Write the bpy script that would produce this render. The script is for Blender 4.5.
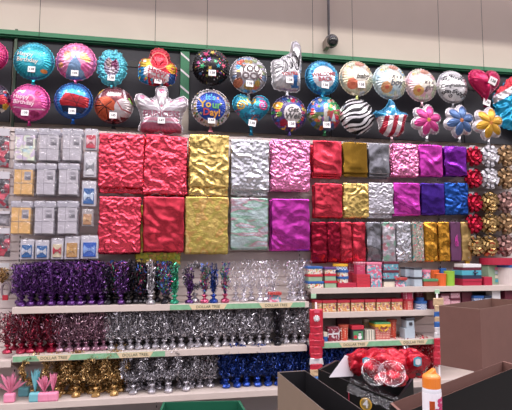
import bpy, bmesh, math, random
import numpy as np
from mathutils import Vector, Matrix, noise

for o in list(bpy.data.objects):
    bpy.data.objects.remove(o, do_unlink=True)
SC = bpy.context.scene
COL = SC.collection
PI = math.pi

# ------------------------------------------------------------------ camera
F = 500.0
D = 4.40
CAMZ = 1.55
YAW = math.radians(11.0)
PITCH = math.radians(5.15)
cam_data = bpy.data.cameras.new('camera')
cam = bpy.data.objects.new('camera', cam_data)
COL.objects.link(cam)
cam.location = (0, -D, CAMZ)
cam.rotation_euler = (PI / 2 + PITCH, 0, -YAW)
cam_data.sensor_width = 36
cam_data.lens = F / 512 * 36
cam_data.clip_end = 100
SC.camera = cam
CM = cam.rotation_euler.to_matrix()

# ------------------------------------------------------------------ light
SC.view_settings.view_transform = 'Standard'
SC.view_settings.look = 'None'
SC.view_settings.gamma = 1
SC.view_settings.use_curve_mapping = False
SC.view_settings.exposure = -0.14
world = bpy.data.worlds.new('store_light')
SC.world = world
world.use_nodes = True
wn = world.node_tree
bgn = wn.nodes['Background']
_tc = wn.nodes.new('ShaderNodeTexCoord')
_sx = wn.nodes.new('ShaderNodeSeparateXYZ')
_rp = wn.nodes.new('ShaderNodeValToRGB')
_mr = wn.nodes.new('ShaderNodeMapRange')
_mr.inputs[1].default_value = -1; _mr.inputs[2].default_value = 1
wn.links.new(_tc.outputs['Generated'], _sx.inputs[0])
wn.links.new(_sx.outputs[2], _mr.inputs[0]); wn.links.new(_mr.outputs[0], _rp.inputs[0])
_el = _rp.color_ramp.elements
_el[0].position = 0.30; _el[0].color = (0.05, 0.045, 0.045, 1)
_el[1].position = 1.0; _el[1].color = (3.4, 3.15, 3.7, 1)
for _p, _c in ((0.48, (0.13, 0.12, 0.12, 1)), (0.54, (0.40, 0.37, 0.39, 1)), (0.66, (1.45, 1.33, 1.50, 1))):
    _e = _el.new(_p); _e.color = _c
_ns = wn.nodes.new('ShaderNodeTexNoise'); _ns.inputs['Scale'].default_value = 3.2; _ns.inputs['Detail'].default_value = 4
_n2 = wn.nodes.new('ShaderNodeMapRange'); _n2.inputs[1].default_value = .38; _n2.inputs[2].default_value = .62
_n2.inputs[3].default_value = 0.25; _n2.inputs[4].default_value = 1.7
wn.links.new(_tc.outputs['Generated'], _ns.inputs['Vector']); wn.links.new(_ns.outputs['Fac'], _n2.inputs[0])
_mx = wn.nodes.new('ShaderNodeVectorMath'); _mx.operation = 'SCALE'
wn.links.new(_rp.outputs[0], _mx.inputs[0]); wn.links.new(_n2.outputs[0], _mx.inputs['Scale'])
wn.links.new(_mx.outputs[0], bgn.inputs[0])
bgn.inputs[1].default_value = 0.85


def area(name, loc, sx, sy, power, color, spread=180):
    l = bpy.data.lights.new(name, 'AREA')
    l.shape = 'RECTANGLE'
    l.size = sx
    l.size_y = sy
    l.energy = power
    l.color = color
    l.spread = math.radians(spread)
    o = bpy.data.objects.new(name, l)
    COL.objects.link(o)
    o.location = loc
    return o


area('ceiling_strip_light', (1.5, -1.9, 4.50), 12, 0.12, 165, (1.0, 0.95, 0.86))
area('ceiling_strip_light', (1.5, -3.6, 5.18), 12, 0.20, 200, (1.0, 0.94, 0.87))
area('ceiling_strip_light', (1.5, -6.0, 6.10), 12, 0.25, 120, (1.0, 0.95, 0.89))


# ------------------------------------------------------------------ helpers
def ray(px, py):
    return CM @ Vector(((px - 256) / F, (205 - py) / F, -1.0))


def at(px, py, v=0.0):
    """point at picture position on the upright plane v metres in front of the panel wall"""
    d = ray(px, py)
    t = (D - v) / d.y
    return Vector((d.x * t, -v, CAMZ + d.z * t))


def flat(px, py, z):
    """point at picture position on the level plane at height z"""
    d = ray(px, py)
    t = (z - CAMZ) / d.z
    return Vector((d.x * t, -D + d.y * t, z))


def scale_at(px, py, v=0.0):
    return (at(px + 1, py, v) - at(px - 1, py, v)).length / 2


def lin(c):
    if isinstance(c, str):
        c = c.lstrip('#')
        c = tuple(int(c[i:i + 2], 16) / 255 for i in (0, 2, 4))
    return tuple(x / 12.92 if x <= 0.04045 else ((x + 0.055) / 1.055) ** 2.4 for x in c[:3])


ORD = ['zeroth', 'first', 'second', 'third', 'fourth', 'fifth', 'sixth', 'seventh', 'eighth', 'ninth', 'tenth', 'eleventh',
       'twelfth', 'thirteenth', 'fourteenth', 'fifteenth', 'sixteenth', 'seventeenth', 'eighteenth', 'nineteenth',
       'twentieth', 'twenty-first', 'twenty-second', 'twenty-third', 'twenty-fourth']


def tag(o, label=None, cat=None, group=None, kind=None):
    if label: o['label'] = label
    if cat: o['category'] = cat
    if group: o['group'] = group
    if kind: o['kind'] = kind
    return o


def empty(name, loc, rz=0.0):
    o = bpy.data.objects.new(name, None)
    COL.objects.link(o)
    o.location = loc
    o.rotation_euler = (0, 0, rz)
    o.empty_display_size = 0.05
    return o


class MB:
    def __init__(self):
        self.v = []; self.f = []; self.m = []; self.c = None

    def add(self, vs, fs, mi=0):
        b = len(self.v)
        self.v += [tuple(p) for p in vs]
        self.f += [tuple(i + b for i in f) for f in fs]
        self.m += [mi] * len(fs)
        return b

    def box(self, x0, x1, y0, y1, z0, z1, mi=0):
        self.add([(x, y, z) for z in (z0, z1) for y in (y0, y1) for x in (x0, x1)],
                 [(0, 2, 3, 1), (4, 5, 7, 6), (0, 1, 5, 4), (2, 6, 7, 3), (0, 4, 6, 2), (1, 3, 7, 5)], mi)
        return self

    def tube(self, pts, r, n=8, mi=0, cap=True):
        pts = [Vector(p) for p in pts]
        rs = r if isinstance(r, (list, tuple)) else [r] * len(pts)
        vs = []
        for i, p in enumerate(pts):
            a = pts[max(i - 1, 0)]; b = pts[min(i + 1, len(pts) - 1)]
            t = (b - a).normalized()
            u = t.cross(Vector((0.03, 0.1, 1)) if abs(t.z) < 0.9 else Vector((0, 1, 0))).normalized()
            w = t.cross(u)
            for k in range(n):
                an = 2 * PI * k / n
                vs.append(p + (u * math.cos(an) + w * math.sin(an)) * rs[i])
        fs = []
        for i in range(len(pts) - 1):
            for k in range(n):
                fs.append((i * n + k, i * n + (k + 1) % n, (i + 1) * n + (k + 1) % n, (i + 1) * n + k))
        if cap:
            fs.append(tuple(range(n - 1, -1, -1)))
            fs.append(tuple((len(pts) - 1) * n + k for k in range(n)))
        self.add(vs, fs, mi)
        return self

    def lathe(self, prof, n=20, mi=0, c=(0, 0, 0), wob=0.0, seed=0):
        vs = []
        rnd = random.Random(seed)
        for (r, z) in prof:
            for k in range(n):
                a = 2 * PI * k / n
                rr = r * (1 + wob * rnd.uniform(-1, 1))
                vs.append((c[0] + rr * math.cos(a), c[1] + rr * math.sin(a), c[2] + z))
        fs = []
        for i in range(len(prof) - 1):
            for k in range(n):
                fs.append((i * n + k, i * n + (k + 1) % n, (i + 1) * n + (k + 1) % n, (i + 1) * n + k))
        fs.append(tuple(range(n - 1, -1, -1)))
        fs.append(tuple((len(prof) - 1) * n + k for k in range(n)))
        self.add(vs, fs, mi)
        return self

    def mesh(self, name):
        me = bpy.data.meshes.new(name)
        me.from_pydata(self.v, [], self.f)
        return me

    def build(self, name, mats, parent=None, smooth=False, bevel=0.0, loc=None):
        me = self.mesh(name)
        if not isinstance(mats, (list, tuple)): mats = [mats]
        for m in mats: me.materials.append(m)
        me.polygons.foreach_set('material_index', self.m)
        if smooth: me.polygons.foreach_set('use_smooth', [True] * len(me.polygons))
        if self.c is not None:
            ca = me.color_attributes.new('Col', 'FLOAT_COLOR', 'POINT')
            ca.data.foreach_set('color', np.asarray(self.c, dtype=np.float32).ravel())
        me.update()
        o = bpy.data.objects.new(name, me)
        COL.objects.link(o)
        if parent: o.parent = parent
        if loc is not None: o.location = loc
        if bevel:
            b = o.modifiers.new('b', 'BEVEL'); b.width = bevel; b.segments = 2; b.limit_method = 'ANGLE'
        return o


def children(o):
    return [c for c in bpy.data.objects if c.parent == o]


KIDS = {}


def copy_tree(o, parent=None):
    if o.name not in KIDS: KIDS[o.name] = children(o)
    c = o.copy()
    COL.objects.link(c)
    c.parent = parent
    for ch in KIDS[o.name]: copy_tree(ch, c)
    return c


# ------------------------------------------------------------------ materials
def new_mat(name):
    m = bpy.data.materials.new(name)
    m.use_nodes = True
    nt = m.node_tree
    return m, nt, nt.nodes['Principled BSDF']


def mat(name, col, rough=0.5, metal=0.0, spec=0.5, var=0.0, vscale=8.0, bump=0.0, bscale=40.0, coat=0.0):
    m, nt, b = new_mat(name)
    c = lin(col)
    b.inputs['Base Color'].default_value = (*c, 1)
    b.inputs['Roughness'].default_value = rough
    b.inputs['Metallic'].default_value = metal
    b.inputs['Specular IOR Level'].default_value = spec
    b.inputs['Coat Weight'].default_value = coat
    b.inputs['Coat Roughness'].default_value = 0.12
    tc = nt.nodes.new('ShaderNodeTexCoord')
    if var:
        n = nt.nodes.new('ShaderNodeTexNoise'); n.inputs['Scale'].default_value = vscale; n.inputs['Detail'].default_value = 4
        r = nt.nodes.new('ShaderNodeValToRGB')
        r.color_ramp.elements[0].position = 0.3; r.color_ramp.elements[1].position = 0.7
        r.color_ramp.elements[0].color = (*[x * (1 - var) for x in c], 1)
        r.color_ramp.elements[1].color = (*[min(1, x * (1 + var)) for x in c], 1)
        nt.links.new(tc.outputs['Object'], n.inputs['Vector'])
        nt.links.new(n.outputs['Fac'], r.inputs['Fac'])
        nt.links.new(r.outputs['Color'], b.inputs['Base Color'])
    if bump:
        n = nt.nodes.new('ShaderNodeTexNoise'); n.inputs['Scale'].default_value = bscale; n.inputs['Detail'].default_value = 3
        n.inputs['Distortion'].default_value = 0.8
        bp = nt.nodes.new('ShaderNodeBump'); bp.inputs['Strength'].default_value = bump; bp.inputs['Distance'].default_value = 0.02
        nt.links.new(tc.outputs['Object'], n.inputs['Vector'])
        nt.links.new(n.outputs['Fac'], bp.inputs['Height'])
        nt.links.new(bp.outputs['Normal'], b.inputs['Normal'])
    return m


def foil(name, col, rough=0.25, bump=0.5, bscale=30, metal=0.9):
    m, nt, b = new_mat(name)
    b.inputs['Base Color'].default_value = (*lin(col), 1)
    b.inputs['Roughness'].default_value = rough
    b.inputs['Metallic'].default_value = metal
    if bump:
        crease_bump(nt, b, bump, bscale)
    return m


def crease_bump(nt, b, bump, bscale):
    """sharp folded creases: ridged noise, shifted from bag to bag"""
    tc = nt.nodes.new('ShaderNodeTexCoord')
    oi = nt.nodes.new('ShaderNodeObjectInfo')
    sh = nt.nodes.new('ShaderNodeVectorMath'); sh.operation = 'MULTIPLY_ADD'
    sh.inputs[0].default_value = (7.0, 3.0, 5.0)
    nt.links.new(oi.outputs['Random'], sh.inputs[1]); nt.links.new(tc.outputs['Object'], sh.inputs[2])
    n = nt.nodes.new('ShaderNodeTexNoise'); n.noise_type = 'RIDGED_MULTIFRACTAL'; n.normalize = True
    n.inputs['Scale'].default_value = bscale * .30; n.inputs['Detail'].default_value = 3; n.inputs['Distortion'].default_value = 1.2
    n.inputs['Roughness'].default_value = .5
    n2 = nt.nodes.new('ShaderNodeTexVoronoi'); n2.inputs['Scale'].default_value = bscale * .9
    ma = nt.nodes.new('ShaderNodeMath'); ma.operation = 'MULTIPLY_ADD'; ma.inputs[1].default_value = .18
    bp = nt.nodes.new('ShaderNodeBump'); bp.inputs['Strength'].default_value = min(1, bump * 1.5); bp.inputs['Distance'].default_value = 0.75 / bscale
    nt.links.new(sh.outputs[0], n.inputs['Vector']); nt.links.new(sh.outputs[0], n2.inputs['Vector'])
    nt.links.new(n2.outputs['Distance'], ma.inputs[0]); nt.links.new(n.outputs['Fac'], ma.inputs[2])
    nt.links.new(ma.outputs[0], bp.inputs['Height']); nt.links.new(bp.outputs['Normal'], b.inputs['Normal'])


def two_tone(name, tex, scale, cols, rough=0.4, metal=0.0, bump=0.0, stretch=(1, 1, 1)):
    """printed pattern: tex = voronoi / checker / wave / noise / dots"""
    m, nt, b = new_mat(name)
    b.inputs['Roughness'].default_value = rough
    b.inputs['Metallic'].default_value = metal
    tc = nt.nodes.new('ShaderNodeTexCoord')
    mp = nt.nodes.new('ShaderNodeMapping')
    mp.inputs['Scale'].default_value = stretch
    nt.links.new(tc.outputs['Object'], mp.inputs['Vector'])
    r = nt.nodes.new('ShaderNodeValToRGB')
    r.color_ramp.interpolation = 'CONSTANT'
    if tex == 'voronoi':
        n = nt.nodes.new('ShaderNodeTexVoronoi'); n.inputs['Scale'].default_value = scale
        sp = nt.nodes.new('ShaderNodeSeparateColor')
        nt.links.new(n.outputs['Color'], sp.inputs[0]); src = sp.outputs[0]
    elif tex == 'dots':
        n = nt.nodes.new('ShaderNodeTexVoronoi'); n.inputs['Scale'].default_value = scale
        n.inputs['Randomness'].default_value = 0.15
        src = n.outputs['Distance']
    elif tex == 'checker':
        n = nt.nodes.new('ShaderNodeTexChecker'); n.inputs['Scale'].default_value = scale
        src = n.outputs['Fac']
    elif tex == 'wave':
        n = nt.nodes.new('ShaderNodeTexWave'); n.inputs['Scale'].default_value = scale; n.bands_direction = 'X'
        src = n.outputs['Fac']
    else:
        n = nt.nodes.new('ShaderNodeTexNoise'); n.inputs['Scale'].default_value = scale
        src = n.outputs['Fac']
        r.color_ramp.interpolation = 'LINEAR'
    nt.links.new(mp.outputs['Vector'], n.inputs['Vector'])
    els = r.color_ramp.elements
    k = len(cols)
    while len(els) < k: els.new(0.5)
    for i, cc in enumerate(cols):
        if isinstance(cc, tuple) and len(cc) == 2: pos, c = cc
        else: pos, c = i / k, cc
        els[i].position = pos; els[i].color = (*lin(c), 1)
    nt.links.new(src, r.inputs['Fac'])
    nt.links.new(r.outputs['Color'], b.inputs['Base Color'])
    if bump:
        n2 = nt.nodes.new('ShaderNodeTexNoise'); n2.inputs['Scale'].default_value = 35
        bp = nt.nodes.new('ShaderNodeBump'); bp.inputs['Strength'].default_value = bump; bp.inputs['Distance'].default_value = 0.02
        nt.links.new(tc.outputs['Object'], n2.inputs['Vector'])
        nt.links.new(n2.outputs['Fac'], bp.inputs['Height'])
        nt.links.new(bp.outputs['Normal'], b.inputs['Normal'])
    return m


def clear_mat(name, gloss=0.16, rough=0.18, bump=0.6, bscale=25, tint=(0.97, 0.97, 0.99)):
    m = bpy.data.materials.new(name); m.use_nodes = True
    nt = m.node_tree; nt.nodes.clear()
    out = nt.nodes.new('ShaderNodeOutputMaterial')
    mx = nt.nodes.new('ShaderNodeMixShader'); mx.inputs[0].default_value = gloss
    tr = nt.nodes.new('ShaderNodeBsdfTransparent'); tr.inputs[0].default_value = (*tint, 1)
    gl = nt.nodes.new('ShaderNodeBsdfGlossy'); gl.inputs['Roughness'].default_value = rough
    n = nt.nodes.new('ShaderNodeTexNoise'); n.inputs['Scale'].default_value = bscale; n.inputs['Distortion'].default_value = 1
    tc = nt.nodes.new('ShaderNodeTexCoord')
    bp = nt.nodes.new('ShaderNodeBump'); bp.inputs['Strength'].default_value = bump; bp.inputs['Distance'].default_value = 0.02
    nt.links.new(tc.outputs['Object'], n.inputs['Vector']); nt.links.new(n.outputs['Fac'], bp.inputs['Height'])
    nt.links.new(bp.outputs['Normal'], gl.inputs['Normal'])
    nt.links.new(tr.outputs[0], mx.inputs[1]); nt.links.new(gl.outputs[0], mx.inputs[2])
    nt.links.new(mx.outputs[0], out.inputs[0])
    return m


M = {}
M['wall'] = mat('cream_wall_paint', '#ddd1c6', 0.85, var=0.03, vscale=1.2, bump=0.05, bscale=3)
M['wall'].node_tree.nodes['Noise Texture'].inputs['Distortion'].default_value = 1.5
M['slat'] = mat('slat_board_white', '#d3c6c2', 0.6, var=0.03, vscale=3)
M['shelf'] = mat('shelf_enamel', '#c4b6ae', 0.5, var=0.03, vscale=5)
M['rail'] = mat('shelf_edge_plastic', '#c6b8b0', 0.45, var=0.03, vscale=10)
M['green'] = mat('green_painted_trim', '#1f7a50', 0.45, var=0.06, vscale=6)
M['board'] = mat('charcoal_board', '#45454b', 0.75, var=0.05, vscale=4)
M['black'] = mat('black_plastic', '#1a191b', 0.45, var=0.1, vscale=8)
M['blackcard'] = mat('black_carton_print', '#0c0b0c', 0.65, spec=.25, var=0.1, vscale=5)
M['steel'] = mat('galvanised_wire', '#8f8d90', 0.35, metal=0.8)
M['darksteel'] = mat('dark_wire', '#4a484a', 0.45, metal=0.5)
M['floor'] = mat('floor_tile', '#7d746c', 0.4, var=0.05, vscale=3)
M['white'] = mat('white_card', '#eeeaee', 0.55)
M['ink'] = mat('black_ink', '#202024', 0.6)
M['cardboard'] = mat('brown_cardboard', '#6f4d44', 0.8, var=0.05, vscale=14)
M['cardboard_in'] = mat('brown_cardboard_inside', '#6f4f44', 0.85, var=0.05, vscale=14)
M['tancard'] = mat('tan_cardboard', '#7f6d5c', 0.8, var=0.04, vscale=10)
M['clear'] = clear_mat('clear_cellophane', 0.11)
M['clear2'] = clear_mat('clear_plastic_film', 0.09, 0.12, 0.9, 40)


def balloon_mat():
    m, nt, b = new_mat('printed_foil_balloon')
    a = nt.nodes.new('ShaderNodeVertexColor'); a.layer_name = 'Col'
    nt.links.new(a.outputs['Color'], b.inputs['Base Color'])
    b.inputs['Metallic'].default_value = 0.6
    b.inputs['Roughness'].default_value = 0.27
    b.inputs['Coat Weight'].default_value = 0.2
    b.inputs['Coat Roughness'].default_value = 0.1
    tc = nt.nodes.new('ShaderNodeTexCoord')
    n = nt.nodes.new('ShaderNodeTexNoise'); n.inputs['Scale'].default_value = 14; n.inputs['Distortion'].default_value = 0.5
    bp = nt.nodes.new('ShaderNodeBump'); bp.inputs['Strength'].default_value = 0.25; bp.inputs['Distance'].default_value = 0.02
    nt.links.new(tc.outputs['Object'], n.inputs['Vector']); nt.links.new(n.outputs['Fac'], bp.inputs['Height'])
    nt.links.new(bp.outputs['Normal'], b.inputs['Normal'])
    return m


M['balloon'] = balloon_mat()
TXT = {}


def ink(col):
    if col not in TXT: TXT[col] = mat('print_ink', col, 0.35)
    return TXT[col]


# lettering ---------------------------------------------------------------
def text_geo(s, size, bold=0.0, shear=0.0, font_spacing=1.0):
    cu = bpy.data.curves.new('t', 'FONT')
    cu.body = s; cu.size = size; cu.align_x = 'CENTER'; cu.align_y = 'CENTER'
    cu.offset = bold * size; cu.shear = shear; cu.resolution_u = 2; cu.space_character = font_spacing
    o = bpy.data.objects.new('t', cu); COL.objects.link(o)
    dg = bpy.context.evaluated_depsgraph_get(); dg.update()
    me = bpy.data.meshes.new_from_object(o.evaluated_get(dg))
    bm = bmesh.new(); bm.from_mesh(me)
    for _ in range(2):
        es = [e for e in bm.edges if e.calc_length() > size * 0.28]
        if not es: break
        bmesh.ops.subdivide_edges(bm, edges=es, cuts=1)
        bmesh.ops.triangulate(bm, faces=bm.faces[:])
    vs = [(v.co.x, v.co.y) for v in bm.verts]
    bm.verts.index_update()
    fs = [tuple(v.index for v in f.verts) for f in bm.faces]
    bm.free()
    bpy.data.objects.remove(o, do_unlink=True); bpy.data.curves.remove(cu); bpy.data.meshes.remove(me)
    return vs, fs


def flat_text(mb, s, size, cx, cz, y, mi=0, bold=0.0, rot=0.0, shear=0.0):
    """lettering in the x-z plane, read from -y"""
    vs, fs = text_geo(s, size, bold, shear)
    c, sn = math.cos(rot), math.sin(rot)
    mb.add([(cx + a * c - b * sn, y, cz + a * sn + b * c) for a, b in vs], fs, mi)


# ------------------------------------------------------------------ the setting
LX = at(0, 200).x - 1.5
RX = at(512, 200).x + 1.8
WY = 0.22     # building wall plane
z_trim_top = at(256, 51, -0.17).z
z_trim_bot = at(256, 57, -0.17).z
z_board_bot = at(256, 133, -0.17).z
z_slat_top = at(256, 138, 0).z
z_hdr_bot = at(256, 141.5, 0).z
mb = MB().box(LX, RX, WY, WY + 0.2, 0, 5.2)
tag(mb.build('wall_back', M['wall']), kind='structure')
mb = MB().box(LX, RX, -11, WY + 0.2, -0.1, 0)
tag(mb.build('floor', M['floor']), kind='structure')

# unseen baffle, added above the view to shade the top of the wall
tag(MB().box(LX - 4, RX + 4, -0.92, -0.88, 4.168, 5.6).build('added_light_baffle', M['wall']), kind='structure')
# green rail along the top of the charcoal boards
t = MB().box(LX, RX, 0.12, WY, z_trim_bot, z_trim_top)
t.box(LX, RX, 0.10, 0.12, z_trim_bot + 0.012, z_trim_top - 0.02)
tag(t.build('trim_1', M['green']), kind='structure')

SEAM = [at(x, 200).x for x in (22, 160, 299, 438)]
SEAM = [SEAM[0] - 1.22] + SEAM + [SEAM[-1] + 1.22]
PAN = 0.0762
for i in range(len(SEAM) - 1):
    a, b = SEAM[i] + 0.004, SEAM[i + 1] - 0.004
    p = MB()
    z = z_slat_top
    p.box(a, b, 0.012, 0.03, 0.0, z)
    zz = z_hdr_bot
    p.box(a, b, -0.012, 0.012, zz, z)
    while zz > 0.3:
        p.box(a, b, 0.0, 0.012, max(0.15, zz - PAN), zz - 0.010)
        zz -= PAN
    p.box(a, b, 0.0, 0.012, 0.0, 0.15)
    o = p.build('slatwall_panel', M['slat'])
    nm = ['at the far left edge behind the red packets', 'behind the purple tinsel and clear card packs', 'behind the gold silver and pink bags',
          'behind the small foil bags and gift boxes', 'behind the bows at the right edge'][i]
    tag(o, 'white slatted display panel ' + nm, 'wall panel', 'slatwall panels')
for i, sx in enumerate(SEAM[1:-1]):
    u = MB().box(sx - 0.014, sx + 0.014, -0.006, 0.034, 0, z_slat_top - 0.01)
    k = 0.2
    while k < z_slat_top - 0.1:
        u.box(sx - 0.004, sx + 0.004, -0.0075, -0.006, k, k + 0.018, 1); k += 0.0254 * 1.5
    o = u.build('slotted_upright', [M['slat'], M['ink']])
    tag(o, 'slotted white shelf upright ' + ['left of the purple tinsel', 'behind the silver tinsel centrepiece', 'between the tinsel shelves and gift box shelves',
                                             'behind the gift boxes right of the orange pails'][i], 'upright', 'slotted uprights')

# charcoal boards with their black rails
bounds = [(-150, 10.5), (13.5, 180), (189, 330), (331, 462), (463, 720)]
for i, (a, b) in enumerate(bounds):
    xa, xb = at(a, 90, -0.17).x, at(b, 90, -0.17).x
    root = empty('display_board', ((xa + xb) / 2, 0.17, z_board_bot))
    w = (xb - xa) / 2
    MB().box(-w, w, 0, 0.02, 0, z_trim_bot - z_board_bot).build('board', M['board'], root)
    for (ya, yb) in ((66, 71.5), (105, 109)):
        za = at(256, yb + 4, -0.17).z - z_board_bot; zb = at(256, ya + 4, -0.17).z - z_board_bot
        MB().box(-w, w, -0.008, 0.0, za, zb).build('rail', M['black'], root)
    tag(root, 'charcoal display board ' + ['behind the cut off pink balloon at the left edge', 'behind the balloons left of the green striped post',
        'behind the black star balloon and pointing hand', 'behind the zebra and baby balloons', 'behind the magenta heart balloon'][i], 'board', 'charcoal boards behind the balloons')

# green post with white stripes between the boards
p0 = at(184.5, 98, -0.14); s0 = scale_at(184, 80, -0.14)
root = empty('striped_post', (p0.x, 0.14, p0.z))
hh = z_trim_bot - p0.z
MB().box(-4.4 * s0, 4.4 * s0, 0, 0.03, 0, hh).build('post', M['green'], root)
pm = MB()
for k in range(3):
    zc = hh - (7 + k * 17) * s0
    pm.add([(-4.3 * s0, -0.002, zc + 5 * s0), (-4.3 * s0, -0.002, zc + 2.6 * s0), (4.3 * s0, -0.002, zc - 4.4 * s0), (4.3 * s0, -0.002, zc - 2 * s0)], [(0, 1, 2, 3)])
pm.build('stripe', M['white'], root)
MB().box(-4.6 * s0, 4.6 * s0, -0.006, 0.03, -0.01, 3 * s0).build('foot_band', M['green'], root)
tag(root, 'short green post with white diagonal stripes between two charcoal boards', 'post')
# thin post at left
p0 = at(12, 128, -0.14)
o = MB().box(-0.011, 0.011, 0, 0.02, 0, z_trim_top + 0.02 - p0.z).build('thin_post', mat('dull_green_post', '#4f6250', 0.6), loc=(p0.x, 0.14, p0.z))
tag(o, 'thin dull green upright post left of the teal balloon', 'post')

# wires and the camera on the wall
for i, (px, yb, r) in enumerate([(39, 38, .0022), (155, 44, .0022), (207, 48, .0022), (313, 58, .0022), (353, 62, .0022), (440, 68, .0022), (484, 71, .0022)]):
    a = at(px, yb, -0.10)
    o = MB().tube([(0, 0, 0), (0, 0, 5.1 - a.z)], r, 6).build('hanging_wire', M['darksteel'], loc=a)
    o.data.polygons.foreach_set('use_smooth', [True] * len(o.data.polygons))
    tag(o, 'thin wire dropping down the cream wall ' + ['above the teal birthday balloon', 'above the red flowerpot balloon', 'above the black star balloon', 'between pointing hand and security camera',
        'just right of the security camera', 'above the girl and congratulations balloons', 'above the magenta heart balloon'][i], 'wire', 'wires on the upper wall')
c = at(332, 40, -0.08)
s0 = scale_at(332, 40, -0.08)
root = empty('security_camera', c)
bb = MB().box(-5.2 * s0, -0.5 * s0, 0.02, 0.13, -6 * s0, 3 * s0).build('mount', mat('beige_mount', '#8b7d74', 0.6), root, bevel=0.004)
prof = [(0.001, -0.052), (0.03, -0.048), (0.05, -0.03), (0.056, 0.0), (0.056, 0.03), (0.05, 0.04), (0.02, 0.042)]
dm = MB().lathe(prof, 24).build('dome', mat('dark_dome', '#2a2a2e', 0.2, coat=0.5), root, smooth=True)
dm.rotation_euler = (math.radians(-70), math.radians(8), 0); dm.location = (1.2 * s0, 0.02, 0)
ring = MB().lathe([(0.056, 0.026), (0.066, 0.026), (0.068, 0.04), (0.066, 0.052), (0.03, 0.054)], 24).build('collar', mat('grey_collar', '#5f5d60', 0.4), root, smooth=True)
ring.rotation_euler = dm.rotation_euler; ring.location = dm.location
MB().tube([(0, 0.06, 5 * s0), (-0.3 * s0, 0.08, 9 * s0), (-0.3 * s0, 0.09, 5.1 - c.z)], 0.0135, 8).build('conduit', mat('grey_conduit', '#6c696c', 0.5), root, smooth=True)
tag(root, 'dark dome security camera on a grey conduit high on the cream wall', 'security camera')


# ------------------------------------------------------------------ balloons
def P2(pts):
    return np.array(pts, float)


def inpoly(X, Y, poly):
    r = np.zeros(X.shape, bool)
    n = len(poly)
    j = n - 1
    for i in range(n):
        xi, yi = poly[i]; xj, yj = poly[j]
        c = ((yi > Y) != (yj > Y)) & (X < (xj - xi) * (Y - yi) / ((yj - yi) or 1e-9) + xi)
        r ^= c
        j = i
    return r


class Paint:
    def __init__(self, X, Y, base):
        self.X, self.Y = X, Y
        self.C = np.zeros((len(X), 4)); self.C[:, 3] = 1
        self.C[:, :3] = lin(base)

    def put(self, m, col):
        self.C[m, :3] = lin(col); return self

    def disc(self, x, y, r, col, ry=None):
        ry = ry or r
        return self.put(((self.X - x) / r) ** 2 + ((self.Y - y) / ry) ** 2 < 1, col)

    def ring(self, x, y, r0, r1, col):
        d = np.hypot(self.X - x, self.Y - y)
        return self.put((d > r0) & (d < r1), col)

    def poly(self, pts, col):
        return self.put(inpoly(self.X, self.Y, pts), col)

    def star(self, x, y, r, col, n=5, rot=0.0, inner=0.42):
        pts = []
        for k in range(2 * n):
            a = PI / 2 + rot + PI * k / n
            q = r if k % 2 == 0 else r * inner
            pts.append((x + q * math.cos(a), y + q * math.sin(a)))
        return self.poly(pts, col)

    def line(self, pts, w, col):
        for (a, b), (c, d) in zip(pts[:-1], pts[1:]):
            L2 = (c - a) ** 2 + (d - b) ** 2 or 1e-9
            t = np.clip(((self.X - a) * (c - a) + (self.Y - b) * (d - b)) / L2, 0, 1)
            self.put(np.hypot(self.X - a - t * (c - a), self.Y - b - t * (d - b)) < w, col)
        return self

    def spiral(self, x, y, r, w, col, turns=1.6, ph=0.0, sgn=1):
        pts = [(x + r * (1 - k / 22) * math.cos(ph + sgn * turns * 2 * PI * k / 20), y + r * (1 - k / 22) * math.sin(ph + sgn * turns * 2 * PI * k / 20)) for k in range(20)]
        return self.line(pts, w, col)

    def confetti(self, n, cols, r0, r1, size, seed=1):
        rnd = random.Random(seed)
        for _ in range(n):
            a = rnd.uniform(0, 2 * PI); r = math.sqrt(rnd.uniform(r0 * r0, r1 * r1))
            self.disc(r * math.cos(a), r * math.sin(a), size * rnd.uniform(.6, 1.3), rnd.choice(cols))
        return self


def radial(poly, c, n):
    """distance to the outline of poly from c for n directions"""
    R = []
    for k in range(n):
        a = 2 * PI * k / n
        dx, dy = math.cos(a), math.sin(a)
        best = 0
        for i in range(len(poly)):
            x1, y1 = poly[i][0] - c[0], poly[i][1] - c[1]
            x2, y2 = poly[(i + 1) % len(poly)][0] - c[0], poly[(i + 1) % len(poly)][1] - c[1]
            ex, ey = x2 - x1, y2 - y1
            den = dx * ey - dy * ex
            if abs(den) < 1e-12: continue
            t = (x1 * ey - y1 * ex) / den
            u = (x1 * dy - y1 * dx) / den
            if t > 0 and -1e-6 <= u <= 1 + 1e-6: best = max(best, t)
        R.append(best or 0.01)
    return np.array(R)


def smooth_poly(pts, it=2):
    for _ in range(it):
        out = []
        for i in range(len(pts)):
            a, b = pts[i], pts[(i + 1) % len(pts)]
            out.append((a[0] * .75 + b[0] * .25, a[1] * .75 + b[1] * .25))
            out.append((a[0] * .25 + b[0] * .75, a[1] * .25 + b[1] * .75))
        pts = out
    return pts


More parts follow.
